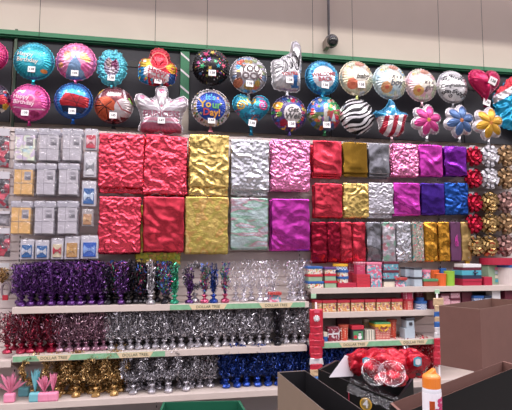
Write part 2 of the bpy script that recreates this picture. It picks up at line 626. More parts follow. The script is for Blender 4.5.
def balloon(name, label, cat, px, py, rad, base, paint, outline=None, centre=(0, 0), T=0.42, texts=(), tags=(), v=0.03,
            tail='#b0b0b4', wr=0.035, nw=34, rot=0.0, group='foil balloons', tailpos=None, power=2.6, seed=0, frill=0.0, crease=None):
    """outline in units of rad; texts: (string, size, x, y, colour, bold, rot, shear)"""
    s = scale_at(px, py, v) * rad
    root = empty(name, at(px, py, v))
    N, K = 176, 42
    ang = np.arange(N) * 2 * PI / N
    if outline is None: R = np.ones(N)
    else: R = radial(outline, centre, N)
    RW = 0.012 * np.cos(ang * nw + seed)
    R = R * (1 + frill * np.cos(ang * 13 + 2 * np.sin(ang * 5)))
    rs = np.array([0.0] + list(np.linspace(0.06, 0.9, K - 5)) + [0.93, 0.955, 0.975, 1.0, 1.03])
    rmean = R.mean()

    def hgt(r, a, Rk):
        rr = np.clip(r, 0, 1)
        h = T * (1 - rr ** power) ** 0.55
        w = wr * (rr ** 5) * np.cos(a * nw + seed + 3 * rr) * np.clip((1 - rr) * 6, 0, 1)
        return h * np.minimum(1, 0.55 + 0.45 * Rk / rmean) + w
    X, Y, Hh = [], [], []
    vs, fs = [], []
    X.append(centre[0]); Y.append(centre[1]); Hh.append(float(hgt(np.array(0.0), np.array(0.0), rmean)))
    for r in rs[1:]:
        for k in range(N):
            q_ = r * R[k] * (1 + RW[k] * r ** 8); X.append(centre[0] + q_ * math.cos(ang[k])); Y.append(centre[1] + q_ * math.sin(ang[k]))
            Hh.append(float(hgt(np.array(r), ang[k], R[k])))
    X = np.array(X); Y = np.array(Y); Hh = np.array(Hh)
    if crease is not None: Hh = Hh * crease(X, Y)
    if frill:
        Hh += np.array([0.09 * noise.noise(Vector((x * 7, y * 7, seed))) for x, y in zip(X, Y)]) * np.clip((1.08 - np.hypot(X, Y)) * 8, 0, 1)
    n0 = len(X)
    vs = [(X[i] * s, -Hh[i] * s, Y[i] * s) for i in range(n0)]
    for k in range(N): fs.append((0, 1 + k, 1 + (k + 1) % N))
    nr = len(rs) - 1
    for j in range(nr - 1):
        for k in range(N):
            a = 1 + j * N + k; b = 1 + j * N + (k + 1) % N
            fs.append((a, a + N, b + N, b))
    m = MB(); m.add(vs, fs)
    # back half
    vb = [(X[i] * s, (Hh[i] * 0.8 + 0.004) * s, Y[i] * s) for i in range(n0)]
    m.add(vb, [tuple(reversed(f)) for f in fs])
    P = Paint(X, Y, base); paint(P) if paint else None
    Cb = Paint(X, Y, tail).C
    C = np.vstack([P.C, Cb])
    mats = [M['balloon']]
    # height lookup for lettering

    def surf(x, y):
        d = (X - x) ** 2 + (Y - y) ** 2
        idx = np.argpartition(d, 4)[:4]
        w = 1 / (d[idx] + 1e-5)
        return float((Hh[idx] * w).sum() / w.sum())
    for (st, size, tx, ty, col, bold, rt, sh) in texts:
        tv, tf = text_geo(st, size, bold, sh)
        mats.append(ink(col)); mi = len(mats) - 1
        cc, sn = math.cos(rt), math.sin(rt)
        pts = [(tx + a * cc - b * sn, ty + a * sn + b * cc) for a, b in tv]
        m.add([(a * s, -(surf(a, b) + 0.03) * s, b * s) for a, b in pts], tf, mi)
        C = np.vstack([C, np.tile([*lin(col), 1], (len(pts), 1))])
    m.c = C
    body = m.build('body', mats, root, smooth=True)
    # tail neck
    if tailpos is None:
        k = int(N * 0.75); tailpos = (centre[0] + 0 * R[k], centre[1] - R[k])
    tx, ty = tailpos
    tm = MB()
    tm.add([(tx * s - .10 * s, -0.01 * s, ty * s + .06 * s), (tx * s + .10 * s, -0.01 * s, ty * s + .06 * s), (tx * s + .05 * s, -0.05 * s, ty * s - .12 * s), (tx * s + .13 * s, -0.02 * s, ty * s - .3 * s),
            (tx * s - .13 * s, -0.02 * s, ty * s - .3 * s), (tx * s - .05 * s, -0.05 * s, ty * s - .12 * s)],
           [(0, 1, 2, 5), (5, 2, 3, 4)])
    tm.add([(x, y + .02 * s, z) for (x, y, z) in tm.v[:6]], [(5, 2, 1, 0), (4, 3, 2, 5)])
    tm.build('tail', foil('tail_foil', tail, 0.3, 0.4), root)
    for (gx, gy, num, grot) in tags:
        w = 3.6 / rad
        h = surf(gx, gy) + 0.03
        tg = MB().box(-w * s, w * s, -0.004, 0, -w * .88 * s, w * .88 * s)
        flat_text(tg, num, 3.6 / rad * s, 0, 0, -0.0052, 1, 0.02)
        o = tg.build('price_tag', [M['white'], M['ink']], root, loc=(gx * s, -h * s - 0.003, gy * s))
        o.rotation_euler = (math.radians(8) * (1 if gy < 0 else -1) * -1, grot, 0)
    # hook wire behind
    MB().tube([(0, 0.0, 0), (0, 0.15 + v, 0.0)], 0.004, 6).build('hanger_peg', M['darksteel'], root)
    root.rotation_euler[1] = rot
    tag(root, label, cat, group)
    return root


def heart():
    pts = []
    for k in range(60):
        t = 2 * PI * k / 60
        x = 16 * math.sin(t) ** 3
        y = 13 * math.cos(t) - 5 * math.cos(2 * t) - 2 * math.cos(3 * t) - math.cos(4 * t)
        pts.append((x / 16.5, (y + 2.5) / 15.5))
    return pts


def flower_outline(n=6, rot=0.0, d=.16):
    return [((1 - d + d * abs(math.cos(n * a / 2 + rot)) * 1.6 - d * .6) * math.cos(a), (1 - d + d * abs(math.cos(n * a / 2 + rot)) * 1.6 - d * .6) * math.sin(a)) for a in [2 * PI * k / 120 for k in range(120)]]


def b_plain_teal(P):
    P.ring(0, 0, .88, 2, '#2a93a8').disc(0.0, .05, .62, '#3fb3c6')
    P.star(-.2, .55, .12, '#8fe0ea').star(.55, .35, .1, '#8fe0ea').disc(.25, -.1, .3, '#2f9fb4').disc(.25, -.1, .22, '#54bfd0')
    P.disc(.0, -.62, .14, '#e08a4a', .1).disc(.55, -.6, .16, '#e08a4a', .1)


balloon('foil_balloon', 'round teal foil balloon with Happy Birthday lettering, top row at left', 'balloon', 34.3, 61.5, 20, '#2ba3b8', b_plain_teal, seed=1, tail='#2a93a8',
        texts=[('Happy', .32, -.38, .24, '#e9e6df', .012, -.1, 0), ('Birthday', .32, -.26, -.08, '#e9d9cf', .012, -.1, 0)], tags=[(-.02, -.58, '138', 0)])


def b_pink_gown(P):
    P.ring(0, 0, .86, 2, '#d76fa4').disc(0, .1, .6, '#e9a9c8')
    P.poly([(-.55, -1), (-.3, -.25), (.0, .25), (.3, -.25), (.55, -.95)], '#7f9cc0')
    P.disc(.42, .2, .22, '#dba37a').disc(.62, .05, .16, '#e0a86b').disc(-.38, .25, .2, '#cf8a72').disc(-.38, .05, .13, '#e3b79d')
    P.disc(.5, -.38, .22, '#cf5f95').disc(-.72, -.32, .14, '#e09a6a').star(-.05, .62, .15, '#f0d6b8')


balloon('foil_balloon', 'round pink foil balloon with scalloped rim and a blue bell shape, top row', 'balloon', 76.3, 62, 19.7, '#dd7fae', b_pink_gown, seed=2, tail='#d76fa4', wr=.05, nw=22, tags=[(0, -.74, '106', 0)])


def b_ruffle(P):
    P.disc(0, .0, .5, '#8a7f96', .68).disc(-.15, .2, .22, '#a08a8c', .3).disc(.18, .15, .2, '#7b3f63', .42).disc(.05, -.25, .2, '#c9bcc8', .25)
    P.poly([(-.4, .9), (.5, .8), (.05, .35)], '#4fb0c4')


balloon('foil_balloon', 'oval turquoise ruffled foil balloon with a dark violet middle, top row', 'balloon', 112, 68, 15.3, '#56b4c6', b_ruffle,
        outline=[(math.cos(a) * .95, math.sin(a) * 1.22) for a in np.linspace(0, 2 * PI, 60, endpoint=False)], seed=3, frill=.045, tail='#56b4c6', tags=[(0, -.8, '138', .05)], T=.34)


def b_pot(P):
    P.poly([(-1.0, .35), (-.8, .55), (-.35, .45), (-.2, -.1), (-.9, -.4)], '#c8a43a').poly([(1.0, .2), (.7, .3), (.4, 0), (.8, -.4), (1, -.2)], '#c9952f')
    P.poly([(-1.1, -.0), (-.6, -.05), (-.5, -.95), (-1.1, -.8)], '#2f7fb4').poly([(.55, -.35), (1, -.3), (.95, -.9), (.5, -.9)], '#2c4f8c')
    P.confetti(40, ['#d9c23a', '#d04060', '#3a9fc0'], .75, 1.2, .06, 3)
    P.poly([(-.62, -.05), (-.5, .05), (.6, -.38), (.55, -.75), (.2, -.85), (-.75, -.45)], '#e6d7dc')
    P.disc(.05, .75, .55, '#c01f33', .42).ring(.05, .35, .42, .5, '#ef8f86').disc(.05, .25, .45, '#c8273a', .35)
    P.put((P.Y > .95), '#a8182c')
    P.disc(-.72, .32, .09, '#f0ead8')
    P.poly([(-.75, -.12), (-.5, .02), (.62, -.38), (.6, -.75), (.3, -.9), (-.78, -.5)], '#e6d9de')


pot_o = smooth_poly([(-1.05, -.75), (-1.05, .1), (-.9, .55), (-.45, .55), (-.45, .95), (-.2, 1.15), (.05, 1.2), (.35, 1.12), (.6, .85), (.65, .45), (1.0, .25), (1.05, -.1), (.9, -.85), (.3, -1.0), (-.5, -.95)], 2)
balloon('foil_balloon', 'red flower bouquet shaped foil balloon with a white Happy Birthday banner', 'balloon', 158, 69, 18, '#b5202f', b_pot, outline=pot_o, centre=(0, 0), seed=4, tail='#2f7fb4', wr=.05,
        texts=[('Happy', .42, -.02, -.28, '#a8203c', .02, -.2, 0), ('Birthday', .30, -.06, -.62, '#a8203c', .015, -.2, 0)], tags=[(.02, -.78, '145', .1)])


def b_black(P):
    rnd = random.Random(5)
    cols = ['#d63d73', '#3f9d6a', '#8a58b8', '#c8b24a', '#3aa0b8', '#c94a4a']
    P.confetti(60, ['#c8b24a', '#b8b8c0', '#d63d73'], .3, .97, .03, 8)
    for x, y, r, c in [(-.3, .58, .17, '#d6487c'), (.05, .72, .16, '#c8b24a'), (-.15, .28, .15, '#8a58b8'), (-.5, -.1, .16, '#3f9d6a'), (-.4, .25, .12, '#3a78a8'), (.2, .2, .11, '#3f9d6a'),
                       (.35, -.05, .14, '#3aa0b8'), (.65, 0, .15, '#c94a6a'), (-.72, .1, .12, '#b0508a'), (-.1, -.2, .13, '#c8a24a'), (-.25, -.6, .1, '#8a8a4a'), (.5, -.4, .1, '#7a4a9a'), (.3, -.35, .09, '#b04a5a'), (-.6, -.5, .1, '#4a6a9a')]:
        P.star(x, y, r, c, rot=rnd.uniform(0, 1))


balloon('foil_balloon', 'round black foil balloon scattered with coloured stars, right of the green striped post', 'balloon', 211, 67.5, 18.3, '#17151a', b_black, seed=5, tail='#17151a', tags=[(.02, -.48, '138', 0)], T=.5, power=2.2)


def b_rock(P):
    P.confetti(40, ['#7a8aa8', '#9aa6b8', '#b8a46a', '#8f9f7f', '#b86a5a', '#6a94b8', '#c8c8cc', '#a08ab0'], .55, 1, .14, 4)
    P.disc(-.55, .55, .13, '#c84a3a').disc(-.55, .55, .05, '#e8c8b8').disc(-.6, .3, .14, '#4a86b8').disc(-.6, -.55, .25, '#b06a52').disc(.0, -.7, .3, '#b0915a', .2)
    P.disc(.45, -.55, .16, '#a88a4a').disc(.6, .4, .2, '#8a9a6a', .1).disc(.1, .05, .62, '#c9c4c6', .4)


balloon('foil_balloon', 'round silver foil balloon reading YOU ROCK among coloured doodles', 'balloon', 248.3, 75, 18, '#a9a6ac', b_rock, seed=6, tail='#9a9aa0',
        texts=[('YOU', .5, .05, .2, '#5b4a50', .035, 0, 0), ('ROCK', .5, -.02, -.2, '#5b4a50', .035, 0, 0)], tags=[(.0, -.62, '138', .05)])

# pointing hand balloon
hand_o = smooth_poly([(-.98, -1.2), (-.95, -.4), (-1.05, .05), (-1.0, .62), (-.75, .72), (-.5, .7), (-.3, .95), (.05, 1.1), (.22, 1.25), (.25, 1.75), (.4, 2.02), (.65, 2.05), (.88, 1.85),
                      (.95, 1.4), (.98, .7), (.95, .1), (.88, -.2), (.88, -.9), (.8, -1.3), (.1, -1.32)], 2)


def b_hand(P):
    P.put(P.Y > -9, '#b5b3b8')
    for pts in ([(-.35, .1), (-.4, -.02), (-.3, -.16), (-.12, -.1), (-.05, .05), (-.1, .4), (-.35, .65)], [(.05, .2), (.12, .08), (.25, .18), (.3, .45), (.2, .75), (-.05, .92)],
                [(.38, .3), (.45, .12), (.6, .0), (.7, .2), (.68, .6), (.55, .85), (.3, 1.0)], [(-.9, .1), (-.6, .2), (-.4, .1)], [(.72, .3), (.75, 1.1)]):
        P.line(pts, .036, '#3a383e')
    P.poly([(.33, -.32), (.58, -.28), (.58, -1.0), (.7, -1.0), (.7, -1.15), (.18, -1.15), (.18, -1.0), (.34, -1.0), (.36, -.6), (.26, -.6)], '#2c5f98')


def hand_crease(X, Y):
    k = np.ones(X.shape)
    for (ax, ay), (bx, by) in (((-.3, .65), (-.2, -.1)), ((.0, .9), (.2, .1)), ((.32, 1.0), (.55, .05)), ((.28, 1.15), (.72, .2))):
        L2 = (bx - ax) ** 2 + (by - ay) ** 2
        t = np.clip(((X - ax) * (bx - ax) + (Y - ay) * (by - ay)) / L2, 0, 1)
        d = np.hypot(X - ax - t * (bx - ax), Y - ay - t * (by - ay))
        k *= 1 - .25 * np.exp(-(d / .07) ** 2)
    return k


balloon('hand_balloon', 'silver pointing hand foil balloon with raised finger and a blue number one', 'balloon', 287, 71.5, 15, '#b5b3b8', b_hand, outline=hand_o, centre=(.45, .45), T=.45, power=4.5, seed=7, v=.05,
        texts=[("YOU'RE", .3, .08, -.3, '#b8323a', .02, .12, 0)], tags=[(.05, -.72, '138', 0)], tail='#a0a0a6', crease=hand_crease, tailpos=(0, -1.3))


def b_welcome(P):
    P.ring(0, 0, .9, 2, '#256f9c').disc(.0, -.05, .66, '#cfd2da')
    P.disc(-.45, .62, .2, '#7fc4dc', .1).disc(.3, .72, .2, '#7fc4dc', .08).line([(-.8, .1), (-.7, .45), (-.45, .75)], .06, '#6fc0dc').line([(.55, .65), (.78, .35)], .05, '#58b0d0')
    P.confetti(24, ['#1f5f90', '#57b6d6', '#2f8fc0'], .7, .95, .07, 5)


balloon('foil_balloon', 'round blue foil balloon reading WELCOME BACK in red, below the security camera', 'balloon', 322, 78, 16.4, '#3394c2', b_welcome, seed=8, tail='#2f7fa8',
        texts=[('WELCOME', .30, .0, .08, '#a52d3c', .02, .12, 0), ('BACK', .34, .08, -.2, '#a52d3c', .02, .1, 0)], tags=[(.05, -.56, '138', .1)])


def b_baby(P, c1='#d97b62', c2='#cbb49a', c3='#d9c98f'):
    P.confetti(30, [c2, c3, '#d9d5cf', '#c7cdb4'], .5, 1, .16, 6)
    P.disc(.1, .75, .3, '#c08a76', .16).disc(-.35, -.42, .32, c1).disc(-.35, -.42, .12, '#c96a54').disc(-.55, .25, .13, '#b9b9bd', .22).disc(.7, -.2, .2, '#a8aa92')
    P.disc(.15, .08, .5, '#e0d9ce', .4).star(-.6, .6, .1, '#d8b45a').star(.65, .5, .1, '#d8b45a')


balloon('foil_balloon', 'round pastel foil balloon reading baby with an orange dot cluster, top row', 'balloon', 356.3, 78.5, 16.4, '#d7cdb4', b_baby, seed=9, tail='#9fa56a',
        texts=[('baby', .42, .22, .02, '#55504e', .022, .05, .3)], tags=[(.12, -.5, '138', 0)])
balloon('foil_balloon', "round pastel blue foil balloon reading it's a boy, top row", 'balloon', 389.8, 82, 16.4, '#bccdd3', lambda P: b_baby(P, '#c4936a', '#9fb9c6', '#c8d6cc'), seed=10, tail='#8fb8cc',
        texts=[("it's a", .34, .22, .2, '#4f545e', .022, .05, .3), ('boy', .5, .2, -.16, '#4f545e', .022, .05, .3)])
balloon('foil_balloon', "round pastel pink foil balloon reading it's a girl, top row", 'balloon', 421, 85.5, 15.2, '#dcc0c4', lambda P: b_baby(P, '#c79a5e', '#d6a6b4', '#e0cfc4'), seed=11, tail='#c8a0ac',
        texts=[("it's a", .34, .3, .1, '#5a4a50', .022, .05, .3), ('girl', .46, .3, -.24, '#5a4a50', .022, .05, .3)])


def b_congrats(P):
    for y0 in (.45, -.5):
        rnd = random.Random(int(y0 * 10))
        for k in range(11):
            P.spiral(-.75 + k * .15, y0 + rnd.uniform(-.14, .14), .12, .028, '#35343a', 1.2, rnd.uniform(0, 6))
    P.ring(0, 0, .94, 2, '#a8a8ae')


balloon('foil_balloon', 'round white foil balloon with black scrolls reading Congratulations, top row', 'balloon', 452, 87.2, 14.8, '#d0ced2', b_congrats, seed=12, tail='#9a9aa0',
        texts=[('Congratulations', .285, .0, -.02, '#2b2a2f', .018, .05, .35)])
balloon('heart_balloon', 'shiny magenta heart foil balloon, top row at right', 'balloon', 484.2, 86, 15.6, '#b3124f', lambda P: P.confetti(30, ['#c93a6c', '#9c0f43'], 0, 1, .06, 3), outline=heart(), centre=(0, .1), seed=13, tail='#b3124f',
        tags=[(.15, .12, '138', .4), (.05, -.98, '138', .3)], T=.5)


def b_parka(P):
    P.put(P.Y > .62 + .55 * P.X, '#d9d6dc').put(P.Y > .88 + .55 * P.X, '#c22a3a')
    P.poly([(.1, -.1), (.6, -.1), (.6, .1), (.1, .1)], '#dfe4ea').poly([(.1, .2), (.6, .2), (.6, .4), (.1, .4)], '#dfe4ea')


balloon('foil_balloon', 'large crinkled turquoise foil balloon with red and white top, cut by the right edge', 'balloon', 519, 108, 26, '#1f9ac6', b_parka,
        outline=smooth_poly([(-1.0, .2), (-.9, .45), (-.2, 1.1), (.3, 1.2), (1, .8), (1.1, -.2), (.9, -.9), (.1, -1.05), (-.15, -1.0), (-.25, -.75), (-.75, -.7), (-.85, -.3)], 1), seed=14, T=.28, frill=.008, v=-.07, tail='#1f9ac6')


def b_edge(P):
    P.confetti(30, ['#8e1d4a', '#d2568c'], 0, 1, .08, 3)


balloon('foil_balloon', 'magenta foil balloon cut off by the left edge, upper of the two', 'balloon', -9, 56, 17, '#b32665', b_edge, seed=15, tail='#b32665')
balloon('foil_balloon', 'dark patterned foil balloon cut off by the left edge, lower of the two', 'balloon', -7, 99, 17, '#3a2c40',
        lambda P: P.confetti(60, ['#c8a23a', '#d8d0c8', '#2f5f9a', '#c03a4a'], .3, 1, .12, 3).disc(.6, -.1, .3, '#b82f3f'), seed=16, tail='#3a2c40')


def b_pinkdot(P):
    P.ring(0, 0, .9, 2, '#c44486').line([(-.8, -.35), (0, -.48), (.8, -.42)], .03, '#e9b4cc').line([(-.6, .45), (-.45, .55), (-.3, .45), (-.2, .6)], .05, '#f2d6e2')
    for x, y in ((-.2, .62), (.1, .6), (.4, .1), (.2, -.2), (.55, -.1), (.35, -.15), (.1, -.65), (.4, -.6)): P.star(x, y, .13, '#e2719f')
    P.disc(.1, .1, .24, '#e79ab8').disc(.1, .1, .15, '#d65a90').disc(.45, .4, .16, '#8c2257').disc(.3, -.68, .24, '#8c2257', .14)


balloon('foil_balloon', 'round pink foil balloon with Happy Birthday lettering, second row at left', 'balloon', 30.2, 102.5, 19.7, '#cf4f93', b_pinkdot, seed=17, tail='#a8356f',
        texts=[('Happy', .32, -.38, .2, '#efd9e4', .012, -.1, 0), ('Birthday', .32, -.24, -.12, '#efd9e4', .012, -.1, 0)], tags=[(-.15, -.68, '138', 0)])


def b_blue(P):
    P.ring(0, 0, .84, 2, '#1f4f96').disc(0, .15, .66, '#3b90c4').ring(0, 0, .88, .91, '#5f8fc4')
    P.poly([(-.55, .1), (-.4, .35), (0, .3), (.5, .2), (.85, .1), (.8, -.4), (.4, -.5), (-.6, -.35), (-.7, -.15)], '#a3202c')
    P.poly([(-.6, -.35), (.7, -.45), (.5, -.75), (-.5, -.7)], '#27324f').line([(-.5, .0), (.7, -.3)], .02, '#5e1420').line([(-.1, .25), (.3, -.4)], .02, '#5e1420').line([(.4, .2), (.2, -.4)], .02, '#5e1420')
    for x in (-.7, -.35, .3, .6): P.star(x, .55 - abs(x) * .3, .09, '#9fd0ea')


balloon('foil_balloon', 'round blue foil balloon with a broad red swirl across it, second row', 'balloon', 73.7, 101, 19, '#2a6fb4', b_blue, seed=18, tail='#1f4f96', tags=[(0, -.68, '145', 0)])


def b_sport(P):
    P.put(P.X > -9, '#5d2b33').disc(.0, .5, .75, '#6d343c', .48).disc(-.45, -.25, .62, '#b04a2e', .62)
    P.disc(.55, -.2, .5, '#b7a9ac').line([(.2, .1), (.45, -.3), (.9, -.4)], .03, '#a84a52')
    P.line([(-1, -.1), (-.5, -.15), (.1, -.5)], .025, '#2a1418').line([(-.8, .2), (-.35, -.3), (-.25, -.9)], .025, '#2a1418').line([(-.1, .1), (-.45, -.2), (-.9, -.6)], .02, '#2a1418')
    P.poly([(-.35, .45), (.4, .5), (.4, .62), (-.35, .6)], '#dcd5d8').line([(-.6, .85), (-.75, .35)], .06, '#d6c8cc').line([(.5, .85), (.62, .35)], .06, '#d6c8cc')
    for k in range(7): P.line([(-.28 + k * .1, .42), (-.28 + k * .1, .66)], .018, '#dcd5d8')
    P.star(.15, -.55, .45, '#b9aeb4').line([(-.8, .6), (-.6, .8)], .06, '#c89a3a').line([(.8, .35), (.95, .1)], .04, '#7fb84a')


balloon('foil_balloon', 'round foil balloon printed with a football, basketball and baseball', 'balloon', 114, 105.5, 19, '#7a3a42', b_sport, seed=19, tail='#222024', tags=[(0, -.66, '145', 0)])

crown_o = smooth_poly([(-.86, -.9), (-.9, -.7), (-.78, -.55), (-.84, -.1), (-1.04, .25), (-1.06, .5), (-.9, .66), (-.66, .6), (-.5, .46), (-.3, .5), (-.24, .62), (-.26, .85), (-.12, 1.0), (.12, 1.0), (.26, .85), (.24, .62), (.3, .5), (.5, .46), (.66, .6), (.9, .64), (1.06, .46), (1.04, .22),
                       (.84, -.1), (.76, -.55), (.88, -.7), (.84, -.9), (.4, -.95), (-.4, -.95)], 1)


def b_crown(P):
    P.poly([(-.8, -.55), (.8, -.55), (.8, -1), (-.8, -1)], '#a0566c').disc(0, .75, .1, '#c06a86').disc(-.78, .45, .1, '#c06a86').disc(.78, .42, .1, '#c06a86').disc(-.38, .32, .07, '#c87a92', .04).disc(.38, .32, .07, '#c87a92', .04)
    P.line([(0, .5), (-.12, .15), (0, 0), (.12, .15), (0, .5)], .03, '#f0eef2').disc(0, .14, .05, '#c87a92')
    P.line([(-.85, .3), (-.5, .12), (-.1, .12)], .025, '#ecebf0').line([(.85, .3), (.5, .12), (.1, .12)], .025, '#ecebf0').line([(-.6, -.42), (.6, -.42)], .07, '#b5808f')


balloon('crown_balloon', 'silver and pink crown foil balloon reading PRINCESS', 'balloon', 161.5, 110.5, 25, '#b9afb6', b_crown, outline=crown_o, centre=(0, -.1), seed=20, power=4.5, T=.22, wr=.02, tail='#a0566c',
        texts=[('PRINCESS', .34, 0, -.2, '#8a4a60', .02, 0, 0)], tags=[(0, -.48, '147', 0)], v=.05)


def b_day(P):
    P.put(np.hypot(P.X, P.Y) > .78, '#b9b0b4').confetti(110, ['#7a2a34', '#3a3a42', '#c8a850', '#3f7a58', '#d8d4d8', '#e8e4e8'], .82, 1.02, .05, 8)
    P.star(-.55, -.4, .1, '#a9a078').star(.5, .15, .1, '#b9b49a').star(.55, -.3, .07, '#9a96b8').star(-.62, .35, .08, '#b09040').star(.35, .45, .1, '#b07a3a').star(-.55, .0, .05, '#9a96b8')


balloon('foil_balloon', "round dark blue foil balloon with speckled rim reading It's Your Day!", 'balloon', 210.7, 108, 18.7, '#1f3f96', b_day, seed=21, tail='#9a5a62',
        texts=[("It's", .46, -.05, .45, '#4fb8d8', .03, 0, 0), ('Yo', .52, -.32, .08, '#cfa83f', .03, 0, 0), ('ur', .52, .26, .04, '#58a65a', .03, 0, 0),
               ('D', .5, -.26, -.34, '#a83a44', .03, 0, 0), ('ay!', .5, .2, -.36, '#c98a3a', .03, 0, 0)], tags=[(.02, -.76, '144', 0)])


def b_special(P):
    P.spiral(-.55, .25, .28, .05, '#c8a04a').spiral(.55, .3, .28, .055, '#b8487c', 1.5, 2, -1).spiral(.0, .6, .25, .05, '#c8a04a', 1.2, 3).spiral(.2, -.5, .28, .05, '#b86a5a', 1.4, 1).spiral(-.75, -.15, .2, .04, '#a8688c', 1.3, 1)
    P.line([(-.7, .8), (-.4, .6), (-.1, .75)], .04, '#6fb08a').line([(.2, .8), (.6, .75)], .04, '#b8587c').line([(-.5, -.5), (-.2, -.8)], .04, '#a8688c')


balloon('heart_balloon', "turquoise heart foil balloon with swirls reading You're so Special", 'balloon', 251, 112.5, 18.7, '#2a93b4', b_special, outline=heart(), centre=(0, .1), seed=22, tail='#256f8c',
        texts=[("You're", .27, .0, .2, '#1f3f5c', .02, .05, .3), ('so', .24, .0, -.02, '#1f3f5c', .02, .05, .3), ('Special', .34, .0, -.24, '#1f3f5c', .022, .05, .3)], tags=[(.0, -.66, '138', .15)])


def b_well(P):
    P.confetti(50, ['#2f4f9a', '#8a2f5a', '#c8a83f', '#b9b5ba', '#6a3f8a', '#c83f3f', '#3f8a5a'], .6, 1, .1, 9)
    P.disc(-.72, .35, .24, '#c8912f').disc(-.65, -.15, .16, '#5a7a34').disc(-.4, -.62, .2, '#8f2238').disc(-.3, .75, .2, '#2a4a8a', .12).disc(.15, .7, .15, '#b8283f').disc(.6, .45, .18, '#2a4f98', .12)
    P.disc(.12, -.1, .52, '#cdc5c4').confetti(12, ['#d8d4da', '#b04a5a'], .8, .95, .08, 4)


balloon('foil_balloon', 'round foil balloon with bright shapes around a white disc reading Get Well', 'balloon', 289, 113.5, 17, '#4a4468', b_well, seed=23, tail='#5a4a8a',
        texts=[('Get', .42, .12, .12, '#3c3a3c', .022, .05, .3), ('Well', .48, .1, -.24, '#3c3a3c', .022, .05, .3)], tags=[(.05, -.7, '138', 0)])


def b_multi(P):
    P.put(np.arctan2(P.Y, P.X) > 1.8, '#3f5fa8').put((np.arctan2(P.Y, P.X) > .3) & (np.arctan2(P.Y, P.X) < 1.2), '#3f9a5c').put((np.arctan2(P.Y, P.X) > 1.2) & (np.arctan2(P.Y, P.X) < 1.8), '#2f94a8')
    P.put((np.arctan2(P.Y, P.X) < .3) & (np.arctan2(P.Y, P.X) > -.9), '#a83f52').put(np.arctan2(P.Y, P.X) < -2, '#5a6a44')
    P.confetti(50, ['#c8783a', '#b8484a', '#6a7a3a', '#8a5a9a', '#3a6aa8', '#c8b8a8', '#2a5a6a'], .3, .95, .1, 12)
    P.poly([(-.15, .4), (.1, .6), (.15, -.7), (-.15, -.7)], '#b6b4ae').poly([(.05, .0), (.2, .2), (.25, -.2), (.05, -.25)], '#9c5a3c').disc(.7, -.3, .12, '#c02a3a').poly([(.3, -.5), (.45, .0), (.6, -.5)], '#c8d0d4')


balloon('foil_balloon', 'round foil balloon in blue green and red panels with small coloured pieces, second row', 'balloon', 324, 114, 16.4, '#4a5a7a', b_multi, seed=24, tail='#3f7a52', tags=[(.03, -.72, '138', 0)])


def b_zebra(P):
    f = P.Y - .55 * P.X + .10 * np.sin(4 * P.X + 1) + .05 * np.sin(9 * P.Y)
    P.put(np.sin(f * 21 + 1.2 * np.sin(2.5 * P.X - 2 * P.Y)) > .05 + .35 * np.sin(5 * P.X + 3 * P.Y), '#17161a')


balloon('foil_balloon', 'round black and white zebra striped foil balloon', 'balloon', 357, 116.5, 16.6, '#e4e1e6', b_zebra, seed=25, tail='#2a2a2e')
star_o = []
for k in range(10):
    a = PI / 2 + PI * k / 5
    q = 1.0 if k % 2 == 0 else .62
    star_o.append((q * math.cos(a), q * math.sin(a)))
star_o = smooth_poly([(0, 1.1), (.35, .38), (1.0, .28), (.78, -.1), (.62, -.95), (-.6, -.98), (-.75, -.1), (-1.0, .28), (-.35, .38)], 1)


def b_flag(P):
    P.put(P.Y > .05 + .1 * P.X, '#2f7fa8').confetti(26, ['#cfe0ea'], .1, .9, .06, 5)
    for k in range(-4, 4):
        x = k * .5
        P.put((P.Y <= .05 + .1 * P.X) & (((P.X - x - .12 * P.Y * 2) > 0) & ((P.X - x - .12 * P.Y * 2) < .25)), '#a3283c')


balloon('star_balloon', 'star foil balloon with blue starry top and red and white stripes', 'balloon', 391, 118, 18, '#d6ccd0', b_flag, outline=star_o, centre=(0, -.2), power=3.5, seed=26, tail='#b89aa0', T=.4, v=.06)


def fl_paint(c, cc):
    def f(P):
        P.put(P.X > -9, '#cfc9ce')
        for k in range(6):
            a = 2 * PI * k / 6 + .3
            x, y = .5 * math.cos(a), .5 * math.sin(a)
            u = (P.X - x) * math.cos(a) + (P.Y - y) * math.sin(a)
            w = -(P.X - x) * math.sin(a) + (P.Y - y) * math.cos(a)
            P.put((u / .40) ** 2 + (w / .25) ** 2 < 1, c)
        P.disc(0, 0, .12, cc)
    return f


fo = flower_outline(6, -.9)
for (px, py, c, cc, nm) in ((426, 121, '#b83a7c', '#c8a04a', 'pink'), (458.5, 121.5, '#46618f', '#c07a4a', 'slate blue'), (487.5, 124, '#c1912f', '#c07a3a', 'golden yellow')):
    balloon('flower_balloon', nm + ' six petal flower foil balloon with silver rim', 'balloon', px, py, 15.3, '#cfc9ce', fl_paint(c, cc), outline=fo, seed=px, tail='#a8a4aa', T=.34, v=.07, power=3)


# ------------------------------------------------------------------ foil gift bags
def crumple(x, z, seed, freq, amp, sharp):
    p = Vector((x * freq, z * freq, seed * 3.17))
    q = Vector((noise.noise(p * .7 + Vector((5, 1, 2))), noise.noise(p * .7 + Vector((1, 7, 3))), 0)) * .9
    a = noise.noise(p + q)
    b = abs(noise.noise(p * 2.1 + q))
    c = noise.noise(p * 4.3 + q)
    d = noise.noise(Vector((x * freq * .5 + z * freq * .9, z * freq * .25 - x * freq * .2, seed * 1.7)) + q)
    return amp * (a * (1 - sharp) * .8 - b * sharp * .5 + .9 * (abs(d) - .3) + .08 * c)


